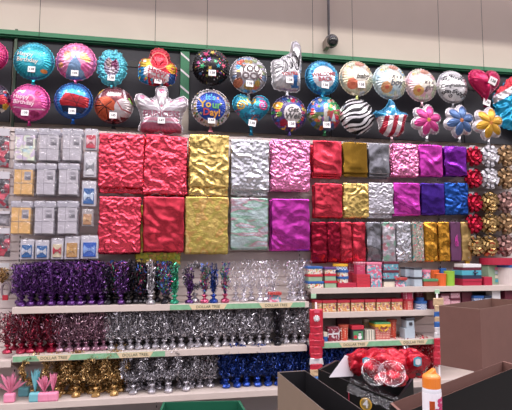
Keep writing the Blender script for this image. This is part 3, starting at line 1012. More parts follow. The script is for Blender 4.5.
def bag_mesh(mb, w, h, T, seed, freq, amp, sharp, nx=34, nz=46, tilt=0.0):
    """w by h sheet bag hanging down from z=0, front at -T"""
    vs = []
    for j in range(nz + 1):
        for i in range(nx + 1):
            u, t = i / nx, j / nz
            x = (u - .5) * w; z = -t * h
            edge = min(1, 8 * min(u, 1 - u)) * min(1, 8 * min(t, 1 - t) + .2)
            y = -T * (.35 + .65 * min(1, 3.2 * min(u, 1 - u)) * min(1, 4 * (1 - t) + .25)) + crumple(x, z, seed, freq, amp, sharp) * (0.35 + .65 * edge)
            x += .012 * noise.noise(Vector((z * 9, seed, u * 2))) * (1 if u in (0, 1) else .5)
            z += (.006 * noise.noise(Vector((x * 14, seed, 4))) if j in (0, nz) else 0)
            vs.append((x, y, z))
    n = nx + 1
    fs = [(j * n + i, (j + 1) * n + i, (j + 1) * n + i + 1, j * n + i + 1) for j in range(nz) for i in range(nx)]
    mb.add(vs, fs)
    # back and sides
    k0 = 0
    ring = [i for i in range(n)] + [j * n + nx for j in range(1, nz + 1)] + [nz * n + i for i in range(nx - 1, -1, -1)] + [j * n for j in range(nz - 1, 0, -1)]
    b = len(mb.v)
    mb.v += [(vs[i][0], 0.0, vs[i][2]) for i in ring]
    R = len(ring)
    for k in range(R):
        mb.f.append((ring[k], ring[(k + 1) % R], b + (k + 1) % R, b + k)); mb.m.append(0)
    mb.f.append(tuple(b + k for k in range(R))); mb.m.append(0)


HANDLE = mat('twisted_cord', '#5f4a4c', 0.6)
HANDLE_L = mat('pale_cord', '#a9a3a6', 0.5)


def hook(px, py, v, lab, length=None):
    a = at(px, py, v)
    m = MB().tube([(0, v + 0.01, 0.0), (0, -0.01, 0.0), (0, -0.03, 0.012)], 0.0032, 6)
    o = m.build('peg_hook', M['steel'], loc=a)
    tag(o, 'wire peg hook holding the ' + lab, 'hook', 'wire peg hooks')
    return o


def bag_stack(kind, label, where, x0, x1, y0, y1, material, n=4, v=0.2, freq=16, amp=.012, sharp=.5, T=.012, seed=1, rot=0.0, jitter=.006, drop=0.012, handle=HANDLE, group='foil gift bags', nx=34, nz=46, extra=None):
    cx = (x0 + x1) / 2
    a = at(cx, y0, v); b = at(cx, y1, v)
    w = at(x1, (y0 + y1) / 2, v).x - at(x0, (y0 + y1) / 2, v).x
    h = a.z - b.z
    root = empty('gift_bag', a)
    m = MB(); bag_mesh(m, w, h, T, seed, freq, amp, sharp, nx, nz)
    m.build('bag_body', material, root, smooth=True)
    hm = MB()
    rnd = random.Random(seed)
    for s in (-1, 1):
        cxx = s * w * .2
        pts = [(cxx + math.cos(t) * w * .13, -.004 + .004 * s, .002 + math.sin(t) * rnd.uniform(.02, .032)) for t in np.linspace(PI, 0, 9)]
        hm.tube(pts, .0022, 5)
    hm.build('cord_handle', handle, root, smooth=True)
    if extra: extra(root, w, h, T)
    tag(root, label, kind, group)
    root.rotation_euler[1] = rot
    hook(cx, y0 + 1, v + .01, label.split(',')[0])
    for k in range(1, n):
        c = copy_tree(root)
        c.location = (a.x + rnd.uniform(-1, 1) * jitter * 1.6, a.y + k * (T + .016), a.z - rnd.uniform(0, 1) * drop)
        c.rotation_euler[1] = rnd.uniform(-.012, .012)
        c['label'] = 'foil bag behind the front one, ' + where
        c['group'] = 'bags behind, ' + where
    return root


RED = foil('red_crinkle_foil', '#ec5064', .27, .6, 40)
REDS = foil('red_smooth_foil', '#e04456', .22, .2, 10)
GOLD = foil('gold_foil', '#e8c878', .22, .45, 26)
SILV = foil('silver_foil', '#d8d8de', .24, .5, 36)
PINK = foil('pink_crinkle_foil', '#ec8cba', .25, .65, 52)
MAG = foil('magenta_foil', '#cc44b0', .24, .2, 12)
PURP = foil('purple_foil', '#7a2a9c', .24, .35, 14)
VIOL = foil('violet_foil', '#4f2f96', .24, .2, 12)
BLUE = foil('blue_crinkle_foil', '#2a56a8', .3, .55, 34)
DGOLD = foil('dark_gold_foil', '#8c6a26', .26, .08, 6)
DSILV = foil('dark_silver_foil', '#8d8d93', .22, .2, 8)
PSILV = foil('pale_embossed_silver_foil', '#c3c0c8', .34, .6, 60)
CRIM = foil('deep_red_foil', '#9c1f38', .26, .4, 28)
WINE = foil('wine_purple_paper', '#5a2f52', .5, .1, 8, .2)
GOLD2 = foil('bright_gold_foil', '#d79b3a', .24, .4, 18)
TGOLD = foil('tan_gold_foil', '#b99a62', .35, .2, 10)
HOLO_G = two_tone('holographic_gold_foil', 'noise', 9, [(0.2, '#c8a456'), (.40, '#dcc070'), (.5, '#c4b45c'), (.58, '#d8a864'), (.68, '#e0c880'), (.85, '#c8a460')], .28, .75, .25)
HOLO_GG = two_tone('holographic_green_gold_foil', 'noise', 22, [(0.2, '#a8a03a'), (.42, '#d8c84a'), (.5, '#7fae4a'), (.57, '#e09a5a'), (.66, '#d8d060'), (.85, '#8a9a3a')], .28, .5, .4)
HOLO_S = two_tone('holographic_silver_foil', 'noise', 8, [(0.2, '#9fb8bc'), (.42, '#bfd0d0'), (.5, '#8fc0a8'), (.57, '#c79aa8'), (.66, '#c3cdd4'), (.85, '#a8b8c0')], .3, .7, .25, stretch=(.5, 1, 2.2))
POLKA = two_tone('polka_paper', 'voronoi', 95, [(0, '#8d8578'), (.45, '#a39c90'), (.70, '#2f8a8a'), (.80, '#c04a6a'), (.88, '#3a5a4a'), (.94, '#d8d4c8')], .45, .1)
IRID = two_tone('iridescent_pattern_foil', 'voronoi', 30, [(0, '#a8a6ac'), (.4, '#b9b2b8'), (.62, '#8fb8a4'), (.78, '#c08a94'), (.9, '#d0ccd2')], .3, .6, .3)


def cut_out(root, w, h, T):
    pass


bag_stack('gift bag', 'large crinkled red foil gift bag, upper row beside the white card packs', 'leftmost red stack of the upper row', 99.5, 144, 134, 187, RED, 5, seed=1, freq=20, amp=.013, drop=.05)
bag_stack('gift bag', 'large red foil gift bag hanging slightly askew, upper row left of the gold bag', 'second red stack of the upper row', 146.5, 188, 136, 194, RED, 5, seed=2, freq=13, amp=.015, rot=.045, jitter=.02)
bag_stack('gift bag', 'large bright gold foil gift bag, upper row', 'gold stack of the upper row', 190, 229, 135, 187, GOLD, 5, seed=3, freq=12, amp=.014, drop=.1)
bag_stack('gift bag', 'large silver foil gift bag, upper row', 'silver stack of the upper row', 231.5, 269, 140, 190, SILV, 5, seed=4, freq=22, amp=.008, drop=.06, handle=HANDLE_L)
bag_stack('gift bag', 'large crinkled pink foil gift bag, upper row', 'pink stack of the upper row', 271.5, 310, 140, 190, PINK, 5, seed=5, freq=24, amp=.011)
bag_stack('gift bag', 'large red foil gift bag with fine creases, lower row beside the blue bow packets', 'leftmost red stack of the lower row', 99.5, 141, 197, 253, RED, 4, seed=6, freq=11, amp=.012)
bag_stack('gift bag', 'large smooth red foil gift bag with long horizontal creases, lower row', 'second red stack of the lower row', 144, 184.5, 197, 251.5, REDS, 3, seed=7, freq=8, amp=.012, sharp=.3)
o = bag_stack('gift bag', 'green gold holographic gift bag showing below the smooth red bag', 'below the smooth red bag', 138, 183, 206, 264, HOLO_GG, 1, v=.115, seed=8, freq=10, amp=.01, rot=.03)
bag_stack('gift bag', 'large holographic gold gift bag with scale pattern, lower row', 'holographic gold stack of the lower row', 186, 228.5, 197, 253, HOLO_G, 4, seed=9, freq=8, amp=.006)
bag_stack('gift bag', 'large iridescent silver gift bag, lower row', 'iridescent silver stack of the lower row', 231, 268, 198, 248.5, HOLO_S, 4, seed=10, freq=8, amp=.006, handle=HANDLE_L)
bag_stack('gift bag', 'large magenta foil gift bag, lower row', 'magenta stack of the lower row', 271.5, 309.5, 199, 250, MAG, 4, seed=11, freq=11, amp=.009)
o = bag_stack('gift bag', 'brown gold gift bag showing between the gold rows', 'between the gold rows', 192, 228, 150, 200, DGOLD, 1, v=.07, seed=12, freq=10, amp=.012)
SM = 'small foil gift bags'
tb = [
    ('small smooth red foil gift bag, top row of the small bags', 'red stack of small bags, top row', 313, 341.5, 141, 174, REDS, 7, .016, .2),
    ('small dark gold foil gift bag, top row', 'dark gold stack of small bags, top row', 343, 367, 142.5, 173, DGOLD, 5, .005, .3),
    ('small dark silver foil gift bag, top row', 'dark silver stack of small bags, top row', 368.5, 389, 143.5, 174, DSILV, 9, .008, .3),
    ('small crinkled pink foil gift bag, top row', 'pink stack of small bags, top row', 392, 418, 144, 176, PINK, 24, .012, .5),
    ('small magenta foil gift bag, top row', 'magenta stack of small bags, top row', 419, 442, 145, 176, MAG, 9, .008, .3),
    ('small purple foil gift bag, top row', 'purple stack of small bags, top row', 444.5, 466, 146.5, 175.5, PURP, 10, .010, .4),
    ('small red foil gift bag with folded top, middle row of the small bags', 'red stack of small bags, middle row', 314.5, 342, 183.5, 217, REDS, 20, .008, .5),
    ('small bright gold foil gift bag, middle row', 'gold stack of small bags, middle row', 343.5, 368.5, 183.5, 217, GOLD, 13, .008, .4),
    ('small pale embossed silver gift bag, middle row', 'pale silver stack of small bags, middle row', 368.5, 393, 183, 214, PSILV, 30, .006, .4),
    ('small bright magenta foil gift bag, middle row', 'magenta stack of small bags, middle row', 393.5, 419.5, 183, 215, MAG, 14, .010, .5),
    ('small violet foil gift bag, middle row', 'violet stack of small bags, middle row', 421, 444, 183.5, 214, VIOL, 7, .008, .4),
    ('small crinkled blue foil gift bag, middle row', 'blue stack of small bags, middle row', 444.5, 467.5, 183, 214, BLUE, 30, .008, .5),
]
for i, (lb, wh, x0, x1, y0, y1, mt, fr, am, sh) in enumerate(tb):
    bag_stack('gift bag', lb, wh, x0, x1, y0, y1, mt, 4, v=.17, freq=fr, amp=am, sharp=sh, seed=20 + i, T=.01, group=SM, nx=26, nz=30, drop=.045 if i in (0, 1, 2, 8) else .012)
wb = [
    (311, 326.5, CRIM, 'deep red crinkled', 'first'), (327.5, 339.5, CRIM, 'deep red narrow', 'second'), (340.5, 351.5, REDS, 'shiny red', 'third'), (352.5, 365, REDS, 'bright red', 'fourth'),
    (366.5, 380.5, DSILV, 'mirror silver', 'fifth'), (382, 394.5, IRID, 'iridescent silver', 'sixth'), (396, 410.5, SILV, 'bright silver', 'seventh'), (412, 423, POLKA, 'grey polka dotted', 'eighth'),
    (424, 436.5, GOLD2, 'bright gold', 'ninth'), (438, 449, GOLD2, 'bright gold', 'tenth'), (450, 460, WINE, 'plum purple', 'eleventh'), (460.5, 470, TGOLD, 'tan gold', 'twelfth')]


def plum_print(root, w, h, T):
    m = MB()
    for k in range(5):
        m.tube([(.018 * math.cos(t + k) * (1 - k * .12), -T - .006, -h * .55 + .028 * math.sin(t) * (1 + .2 * k) + .008 * k) for t in np.linspace(0, 5, 10)], .0016, 5)
    m.build('printed_motif', ink('#c83fa0'), root)


for i, (x0, x1, mt, nm, o_) in enumerate(wb):
    y1 = 262.5 - i * .15
    bag_stack('wine bag', 'narrow ' + nm + ' wine bottle gift bag, ' + o_ + ' from the left in the bottom row', o_ + ' wine bag stack', x0, x1, 222, y1, mt, 3, v=.16, freq=18 if mt not in (DSILV, REDS) else 12,
              amp=.010 if mt not in (POLKA, WINE) else .002, sharp=.5, seed=50 + i, T=.012, group='wine bottle gift bags', nx=14, nz=30, extra=plum_print if mt is WINE else None)


# ------------------------------------------------------------------ clear packs of folded boxes (left)
GREYP = mat('grey_print', '#6c6870', .5)
CARDW = mat('pale_box_card', '#b9b4bb', .5, var=.04, vscale=20)
CARDG = mat('golden_box_card', '#d9ac6c', .45, var=.12, vscale=30)
CARDO = two_tone('hologram_box_card', 'noise', 14, [(.3, '#b9d6dc'), (.45, '#e0e4c8'), (.55, '#d0bcd6'), (.7, '#e6e6ea')], .35, .2)


def box_pack(label, x0, x1, y0, y1, card, n, v=.22, seed=0, grp='clear packs of folded gift boxes'):
    cx = (x0 + x1) / 2
    a = at(cx, y0, v); b = at(cx, y1, v); w = at(x1, y0, v).x - at(x0, y0, v).x; h = a.z - b.z
    root = empty('box_pack', a)
    hd = h * .2
    c = MB().box(-w * .41, w * .41, -.012, .0, -h * .95, -hd)
    c.box(-w * .43, w * .43, -.0128, -.012, -h * .62, -h * .605, 1)
    c.box(-w * .1, -w * .085, -.0128, -.012, -h * .95, -hd, 1)
    c.build('folded_box', [card, GREYP], root)
    l = MB().box(w * .04, w * .33, -.0145, -.013, -h * .52, -h * .26)
    for k in range(4): l.box(w * .05, w * .3, -.0152, -.0145, -h * (.31 + k * .055), -h * (.295 + k * .055), 1)
    l.box(w * .1, w * .33, -.0153, -.0145, -h * .5, -h * .4, 1)
    l.build('printed_label', [mat('label_paper', '#a9a5ac', .5), GREYP], root)
    s = MB(); bag_mesh(s, w, h, .02, seed, 22, .006, .5, 12, 16)
    s.build('clear_sleeve', M['clear'], root, smooth=True)
    hdm = MB().box(-w * .47, w * .47, -.004, -.001, -hd * .85, 0)
    hdm.build('header_strip', mat('header_film', '#aeabb4', .25, coat=.4), root)
    tag(root, label, 'gift box pack', grp)
    hook(cx, y0 + 1, v + .01, label.split(',')[0])
    for k in range(1, n):
        q = copy_tree(root)
        q.location = (a.x + random.Random(seed + k).uniform(-.008, .008), a.y + k * .036, a.z - .004 * k)
        q['label'] = label.replace('clear pack of', 'back pack of').replace(' folded gift', '')
        q['group'] = 'packs behind the ' + label
    return root


rows = [((129, 162), [(14.5, 38, CARDO, 'rainbow hologram', 'left'), (38.5, 61.5, CARDW, 'pale', 'middle'), (62, 83.5, CARDW, 'pale', 'right')], 'top'),
        ((163.5, 196), [(13.5, 35.5, CARDG, 'golden tan', 'left'), (36, 57.5, CARDW, 'silver grey', 'middle'), (58, 80.5, CARDW, 'silver grey', 'right')], 'second'),
        ((201, 235), [(10.5, 33.5, CARDG, 'golden yellow', 'left'), (34, 56.5, CARDW, 'silver white', 'middle'), (57, 79.5, CARDW, 'silver white', 'right')], 'third')]
sd = 1
for (yy, items, rn) in rows:
    for (x0, x1, cd, nm, pos) in items:
        sd += 1
        box_pack('clear pack of %s folded gift boxes, %s column of the %s row' % (nm, pos, rn), x0, x1, yy[0], yy[1], cd, 3, seed=sd)


def small_packet(label, x0, x1, y0, y1, col, v=.2, bow=None, n=2, bg='#c6c2c8'):
    cx = (x0 + x1) / 2
    a = at(cx, y0, v); w = at(x1, y0, v).x - at(x0, y0, v).x; h = a.z - at(cx, y1, v).z
    root = empty('ribbon_packet', a)
    MB().box(-w * .48, w * .48, -.003, 0, -h, 0).build('backing_card', mat('grey_backing', bg, .5), root, bevel=.001)
    MB().box(-w * .36, w * .36, -.012, -.003, -h * .92, -h * .3).build('fabric_insert', mat('insert', col, .45, var=.15, vscale=40), root, bevel=.003)
    if bow:
        m = MB()
        for s in (-1, 1):
            m.add([(0, -.014, -h * .6), (s * w * .3, -.018, -h * .42), (s * w * .34, -.022, -h * .6), (s * w * .3, -.018, -h * .8)], [(0, 1, 2, 3) if s < 0 else (3, 2, 1, 0)])
        m.tube([(0, -.02, -h * .54), (0, -.02, -h * .66)], w * .05, 6)
        m.build('ribbon_bow', mat('bow_ribbon', bow, .3, metal=.2), root)
    s = MB(); bag_mesh(s, w, h, .02, 7, 22, .004, .5, 8, 8)
    s.build('clear_sleeve', M['clear'], root, smooth=True)
    tag(root, label, 'packet', 'small ribbon and tissue packets')
    hook(cx, y0 + 1, v + .01, label.split(',')[0])
    for k in range(1, n):
        q = copy_tree(root); q.location = (a.x + .004, a.y + k * .03, a.z - .003)
        q['label'] = 'packet behind the ' + label; q['group'] = 'packets behind the ' + label.split(',')[0]


small_packet('small packet with red and white printed insert, top of the narrow column', 85, 98, 129, 150, '#c22f48', bow='#d8a8b0')
small_packet('small packet with white floral insert, below the red packet', 84, 97, 152, 177, '#d4d2d6', bow='#8a8a90')
small_packet('small packet with blue insert and diagonal ribbon, beside the red bags', 82, 96.5, 181, 206, '#2a5f9c', bow='#c4d4e4')
small_packet('small golden bow packet, under the blue ribbon packet', 82, 93.5, 209, 226, '#b98a62', bow='#d0ac84', bg='#a8a0a0')
small_packet('blue packet with silver bow, leftmost of the bottom row', 20.5, 34.5, 239, 259, '#23609c', bow='#b8bcc8')
small_packet('blue packet with silver bow, second in the bottom row', 35.5, 49.5, 240, 259, '#23609c', bow='#c8ccd4')
small_packet('cream packet with small red bow centre, bottom row', 51.5, 64, 238, 259, '#d2c4a4', bow='#b0384a')
small_packet('golden brown glitter bow packet, bottom row', 65, 80, 236, 259, '#b58a52', bow='#cca46a')
small_packet('bright blue tissue packet, right end of the bottom row', 81, 99, 235.5, 258.5, '#2458b4', bow='#7fa0d8')

REDPK = two_tone('red_pack_print', 'voronoi', 28, [(0, '#a82840'), (.45, '#7a3040'), (.6, '#8c888e'), (.8, '#c8485c'), (.92, '#4a4448')], .3)
GREYPK = mat('grey_pack_print', '#8f8a90', .35, var=.25, vscale=30)
for i, (y0, y1, mt, nm) in enumerate([(129, 168, REDPK, 'red and silver'), (172, 209, REDPK, 'red'), (211, 226, GREYPK, 'grey'), (228, 257, REDPK, 'dark red')]):
    v = .2
    a = at(4.5, y0, v); h = a.z - at(4.5, y1, v).z; w = at(11.5, y0, v).x - at(-3, y0, v).x
    root = empty('party_packet', a)
    m = MB(); bag_mesh(m, w * .8, h * .8, .02, 60 + i, 18, .014, .5, 14, 20)
    o = m.build('contents', mt, root, smooth=True); o.location = (0, .004, -h * .18)
    m = MB(); bag_mesh(m, w, h, .03, 70 + i, 18, .008, .5, 10, 14); m.build('clear_sleeve', M['clear'], root, smooth=True)
    MB().box(-w * .45, w * .45, -.034, -.031, -h * .2, -.002).build('header_card', mat('header', '#bdb9c0', .4), root)
    tag(root, nm + ' packet in clear film at the left edge, ' + ['topmost', 'second from top', 'third from top', 'lowest'][i] + ' of its column', 'packet', 'packets at the left edge')
    hook(4.5, y0, v + .01, nm + ' packet at the left edge')

# ------------------------------------------------------------------ bows (right)
BOWMESH = {}


def bow_mesh(seed, R):
    m = MB(); rnd = random.Random(seed)
    for (n, tilt, rr) in ((10, .15, 1.0), (9, .5, .9), (7, .95, .75), (4, 1.35, .6)):
        for k in range(n):
            a = 2 * PI * (k + rnd.uniform(-.2, .2)) / n
            el = tilt + rnd.uniform(-.1, .1)
            dr = Vector((math.cos(a) * math.cos(el), -math.sin(el), math.sin(a) * math.cos(el)))
            side = Vector((-math.sin(a), 0, math.cos(a)))
            up = dr.cross(side)
            L = R * rr
            W = R * .16
            cen = []
            for i in range(8):
                t = i / 7
                ph = PI * 2 * t
                cen.append(dr * (L * .5 * (1 - math.cos(ph))) + up * (R * .2 * math.sin(ph)))
            vs = []
            for i, c in enumerate(cen):
                ww = W * (.45 + .55 * math.sin(PI * i / 7))
                tw = side * ww
                vs += [c - tw, c + tw]
            m.add(vs, [(2 * i, 2 * i + 1, 2 * i + 3, 2 * i + 2) for i in range(7)])
    return m


BC = {'red': foil('red_bow_ribbon', '#b3223c', .3, 0), 'silver': foil('silver_bow_ribbon', '#c9c6cc', .35, 0, 20, .5), 'gold': foil('gold_bow_ribbon', '#b39462', .25, 0),
      'brown': foil('bronze_bow_ribbon', '#957756', .35, 0, 20, .6), 'pinkish brown': foil('rose_bronze_ribbon', '#94706a', .35, 0, 20, .6)}
brow = [(157, ['red', 'silver', 'brown']), (179, ['red', 'silver', 'brown']), (203, ['red', 'gold', 'pinkish brown']), (224, ['red', 'gold', 'brown']), (246, ['gold', 'gold', 'pinkish brown'])]
bowprotos = {}
for r, (yy, cs) in enumerate(brow):
    xs = (472.5, 488.5, 504.5)
    if r == 4: xs = (474, 488, 504)
    for c, cn in enumerate(cs):
        px = xs[c]; R = (10 if cn != 'red' else 9.2) * scale_at(px, yy, .12)
        for k in range(2):
            v = .14 - .07 * k
            key = (cn, c)
            if key not in bowprotos:
                root = empty('gift_bow', at(px, yy, v))
                bow_mesh(r * 7 + c, R).build('ribbon_loops', BC[cn], root)
                MB().box(-.03, .03, .008, .011, .03, .105).build('hang_card', mat('clear_card', '#b0acb2', .3, coat=.5), root)
                bowprotos[key] = root
            else:
                root = copy_tree(bowprotos[key])
            root.location = at(px + (.8 if k else 0), yy - (1.2 if k else 0), v)
            root.rotation_euler = (0, (r * 1.3 + k) % 6 * 0 , 0)
            rn = ['top', 'second', 'third', 'fourth', 'bottom'][r]; cn2 = ['left', 'middle', 'right'][c]
            if k == 0: tag(root, 'shiny %s gift bow, %s column of the %s row of bows' % (cn, cn2, rn), 'bow', 'gift bows at the right')
            else: tag(root, '%s gift bow behind the front one, %s column, %s row' % (cn, cn2, rn), 'bow', 'gift bows at the right')
        hook(px, yy - 7, .16, '%s row %s column bow' % (rn, cn2))

# ------------------------------------------------------------------ shelves
SH = {}


STRIPG = mat('green_label_strip', '#7fae8a', .45, var=.12, vscale=30)
STRIPT = mat('tan_label_strip', '#d4c09e', .45)


def shelf(key, label, x0, x1, yl, v, strips=(), thick=.045):
    """strips: (px0, px1, 'g' or 't', text)"""
    xm = (x0 + x1) / 2
    a = at(x0, yl[0], v); b = at(x1, yl[1], v)
    z = (a.z + b.z) / 2
    X0, X1 = at(x0, yl[0], v).x, at(x1, yl[1], v).x
    root = empty('shelf', ((X0 + X1) / 2, -v / 2, z))
    w = (X1 - X0) / 2
    MB().box(-w, w, -v / 2 + .012, v / 2 - .002, -.03, 0).build('shelf_board', M['shelf'], root, bevel=.002)
    MB().box(-w, w, -v / 2, -v / 2 + .012, -thick, .002).build('price_rail', M['rail'], root, bevel=.002)
    for s in (-w + .02, w - .02):
        mm = MB(); mm.add([(s - .004, v / 2, -.03), (s - .004, v / 2, -.16), (s - .004, -v / 2 + .06, -.03), (s + .004, v / 2, -.03), (s + .004, v / 2, -.16), (s + .004, -v / 2 + .06, -.03)],
                          [(0, 1, 2), (5, 4, 3), (0, 3, 4, 1), (1, 4, 5, 2), (0, 2, 5, 3)])
        mm.build('bracket', M['shelf'], root)
    for (p0, p1, kd, tx) in strips:
        u0 = at(p0, yl[0], v).x - root.location.x; u1 = at(p1, yl[0], v).x - root.location.x
        m = MB().box(u0, u1, -v / 2 - .002, -v / 2, -thick + .004, -.002)
        if kd == 't':
            m = MB(); sl = .025
            zt, zb = -.003, -thick + .004
            m.add([(u0, -v / 2 - .0035, zb), (u1, -v / 2 - .0035, zb), (u1 + sl, -v / 2 - .0035, zt), (u0 - sl, -v / 2 - .0035, zt)], [(0, 1, 2, 3)])
            flat_text(m, tx, .030, (u0 + u1) / 2, (zt + zb) / 2, -v / 2 - .0045, 1, .01)
            m.build('label_insert', [STRIPT, ink('#4a5a48')], root)
        else:
            m.build('label_strip', STRIPG, root)
    tag(root, label, 'shelf', 'display shelves')
    SH[key] = z
    return z


shelf('S1', 'long cream shelf under the purple tinsel centrepieces, top of the left section', 12, 309, (308.3, 301.5), .38, [(170, 305, 'g', ''), (192, 224, 't', 'DOLLAR TREE'), (262, 290, 't', 'DOLLAR TREE')])
shelf('S2', 'cream shelf under the red and silver tinsel centrepieces, middle of the left section', 12, 307, (356.3, 345.5), .40, [(13, 165, 'g', ''), (40, 68, 't', 'DOLLAR TREE'), (120, 150, 't', 'DOLLAR TREE')])
shelf('S2b', 'short cream shelf at the left edge beside the red tinsel', -60, 11, (365, 360), .40)
shelf('S3', 'cream bottom shelf holding gold and blue tinsel centrepieces', -60, 300, (407, 389.5), .46)
shelf('R1', 'cream shelf under the stacked gift boxes, top of the right section', 311, 560, (290.3, 283), .38)
shelf('R2', 'cream shelf under the red lidded flowered boxes', 311, 438, (314, 309), .38)
shelf('R2b', 'cream shelf behind the brown carton, level with the white boxes', 439, 560, (307, 303), .38)
shelf('R3', 'shelf holding the reindeer and snowman boxes, lowest of the gift boxes', 311, 438, (343.5, 338.5), .42, [(322, 436, 'g', ''), (342, 366, 't', 'DOLLAR TREE'), (402, 425, 't', 'DOLLAR TREE')])
shelf('R4', 'cream bottom shelf with blue and red tinsel, mostly hidden by the black crates', 302, 438, (389, 380), .46)
shelf('R4b', 'bottom shelf hidden behind the brown carton at right', 439, 560, (380, 374), .46)

# ------------------------------------------------------------------ tinsel centrepieces
TC = {}


def tcol(name, hexes):
    TC[name] = [mat('tinsel_' + name, h, .27, metal=.7, coat=.3) for h in hexes]


tcol('purple', ['#502668', '#7c4898', '#24122e'])
tcol('black', ['#26232a', '#3c3640', '#15131a'])
tcol('silver', ['#aeaab0', '#d2ced4', '#5c585e'])
tcol('white', ['#d0ccd4', '#c4c0c8', '#dedbe2'])
tcol('red', ['#9c2440', '#5e1a2c', '#94707c'])
tcol('pink', ['#a0788a', '#6f5060', '#c8a4b2'])
tcol('gold', ['#b48f58', '#d8b47c', '#6b5230'])
tcol('blue', ['#2447a0', '#16306e', '#0d1c46'])
tcol('green', ['#2f9c78', '#4fbf98', '#1f6a52'])
tcol('multi', ['#b04a6a', '#3a5aa8', '#3f9a6a'])
tcol('bright red', ['#b8202f', '#7c1522', '#d8384a'])
M['pinkpaper'] = mat('pink_tissue', '#e08aa8', .6, var=.08, vscale=20)
M['tealpaper'] = mat('teal_tissue', '#6fb2bc', .6, var=.08, vscale=20)


def strip(m, pts, w, rnd, mi):
    vs = []
    ph = rnd.uniform(0, 6)
    for i, p in enumerate(pts):
        an = ph + i * 1.1
        d = Vector((math.cos(an), math.sin(an), .3 * math.sin(an * 2))) * w
        vs += [p - d, p + d]
    m.add(vs, [(2 * i, 2 * i + 1, 2 * i + 3, 2 * i + 2) for i in range(len(pts) - 1)], mi)


def spray(seed, H, R, n, z0=.06, w=.0032, curl=.02, segs=7):
    m = MB(); rnd = random.Random(seed)
    for k in range(n):
        a = rnd.uniform(0, 2 * PI); rr = R * math.sqrt(rnd.random())
        h = H * rnd.uniform(.32, 1.0)
        pts = []
        for i in range(segs + 1):
            t = i / segs
            r = rr * (t ** .95)
            cz = curl * t * math.sin(8 * t + a * 3)
            pts.append(Vector((r * math.cos(a) + cz + rnd.uniform(-.004, .004), r * math.sin(a) + curl * t * math.cos(7 * t + a), z0 + (h - z0) * t - (.03 * max(0, t - .8) if k % 3 else 0))))
        strip(m, pts, w * rnd.uniform(.6, 1.2), rnd, rnd.choice((0, 0, 1, 2)))
    # loose flakes that fill the crown
    for k in range(int(n * 2.6)):
        a = rnd.uniform(0, 2 * PI); r = 1.05 * R * math.sqrt(rnd.random()); z = (1 - .72 * rnd.random() ** 1.15) * H
        p = Vector((r * math.cos(a), r * math.sin(a), z))
        d = Vector((rnd.uniform(-1, 1), rnd.uniform(-1, 1), rnd.uniform(-1, 1))).normalized()
        e = d.cross(Vector((rnd.uniform(-1, 1), rnd.uniform(-1, 1), rnd.uniform(-1, 1)))).normalized()
        L, W = rnd.uniform(.006, .014), rnd.uniform(.002, .0045)
        m.add([p - d * L - e * W, p + d * L - e * W, p + d * L + e * W, p - d * L + e * W], [(0, 1, 2, 3)], rnd.choice((0, 1, 1, 2)))
    return m


def wreath(seed, H, R, n):
    """ring of tinsel garland standing on a stem"""
    m = MB(); rnd = random.Random(seed)
    cz = H - R
    for k in range(n * 3):
        a = rnd.uniform(0, 2 * PI)
        c = Vector((R * .78 * math.cos(a), 0, cz + R * .78 * math.sin(a)))
        d = Vector((rnd.gauss(0, 1), rnd.gauss(0, 1), rnd.gauss(0, 1))).normalized()
        L = R * rnd.uniform(.15, .34)
        strip(m, [c, c + d * L * .5, c + d * L + Vector((0, 0, -.004))], rnd.uniform(.003, .005), rnd, rnd.choice((0, 1, 2)))
    for k in range(26):
        z = rnd.uniform(.04, cz - R * .6)
        d = Vector((rnd.gauss(0, 1), rnd.gauss(0, 1), rnd.gauss(0, .6))).normalized()
        c = Vector((0, 0, z))
        strip(m, [c, c + d * .015, c + d * .03], .004, rnd, rnd.choice((0, 1, 2)))
    return m


def weight(seed, r=.034, h=.05):
    m = MB()
    prof = [(r * .5, 0), (r * .95, .004), (r, h * .35), (r * .85, h * .62), (r * .35, h * .85), (r * .3, h), (r * .75, h * 1.35), (r * .6, h * 1.5)]
    m.lathe(prof, 14, 0, wob=.13, seed=seed)
    return m


CP = {}


def proto_cp(style, var):
    key = (style, var)
    if key in CP: return CP[key]
    root = empty('tinsel_centrepiece', (0, 0, -50))
    if style == 'spray': t = spray(100 + var, .335, .070, 120, w=.0022)
    elif style == 'tall': t = spray(200 + var, .345, .034, 60, w=.0034, curl=.012)
    elif style == 'airy': t = spray(300 + var, .345, .058, 26, w=.0020, curl=.03)
    elif style == 'wreath': t = wreath(400 + var, .335, .115, 300)
    elif style == 'short': t = spray(500 + var, .22, .06, 50, w=.004)
    W = weight(var).build('foil_weight', [M['white']] * 1, root)
    T_ = t.build('tinsel_spray', [M['white'], M['white'], M['white']], root)
    CP[key] = root
    PROTOS.append(root)
    return root


PROTOS = []
CNT = {}


def centrepiece(style, colour, px, py_base, shelfkey, v, hscale=1.0, label=None, group=None, base=None, wscale=1.0):
    p = proto_cp(style, int(px * 7) % 3)
    c = copy_tree(p)
    x = at(px, py_base, v).x
    c.location = (x, -v, SH[shelfkey] + .0005)
    c.rotation_euler = (0, 0, (px * 1.7) % 6.28 if style != 'wreath' else .2 * math.sin(px))
    c.scale = (wscale, wscale, hscale)
    cols = TC[colour]; bc = TC[base or colour]
    for ch in children_of(c):
        if ch.name.startswith('foil_weight'):
            ch.material_slots[0].link = 'OBJECT'; ch.material_slots[0].material = bc[0]
        else:
            for i in range(3):
                ch.material_slots[i].link = 'OBJECT'; ch.material_slots[i].material = cols[i]
    tag(c, label, 'centrepiece', group)
    return c


def children_of(o):
    return list(o.children)


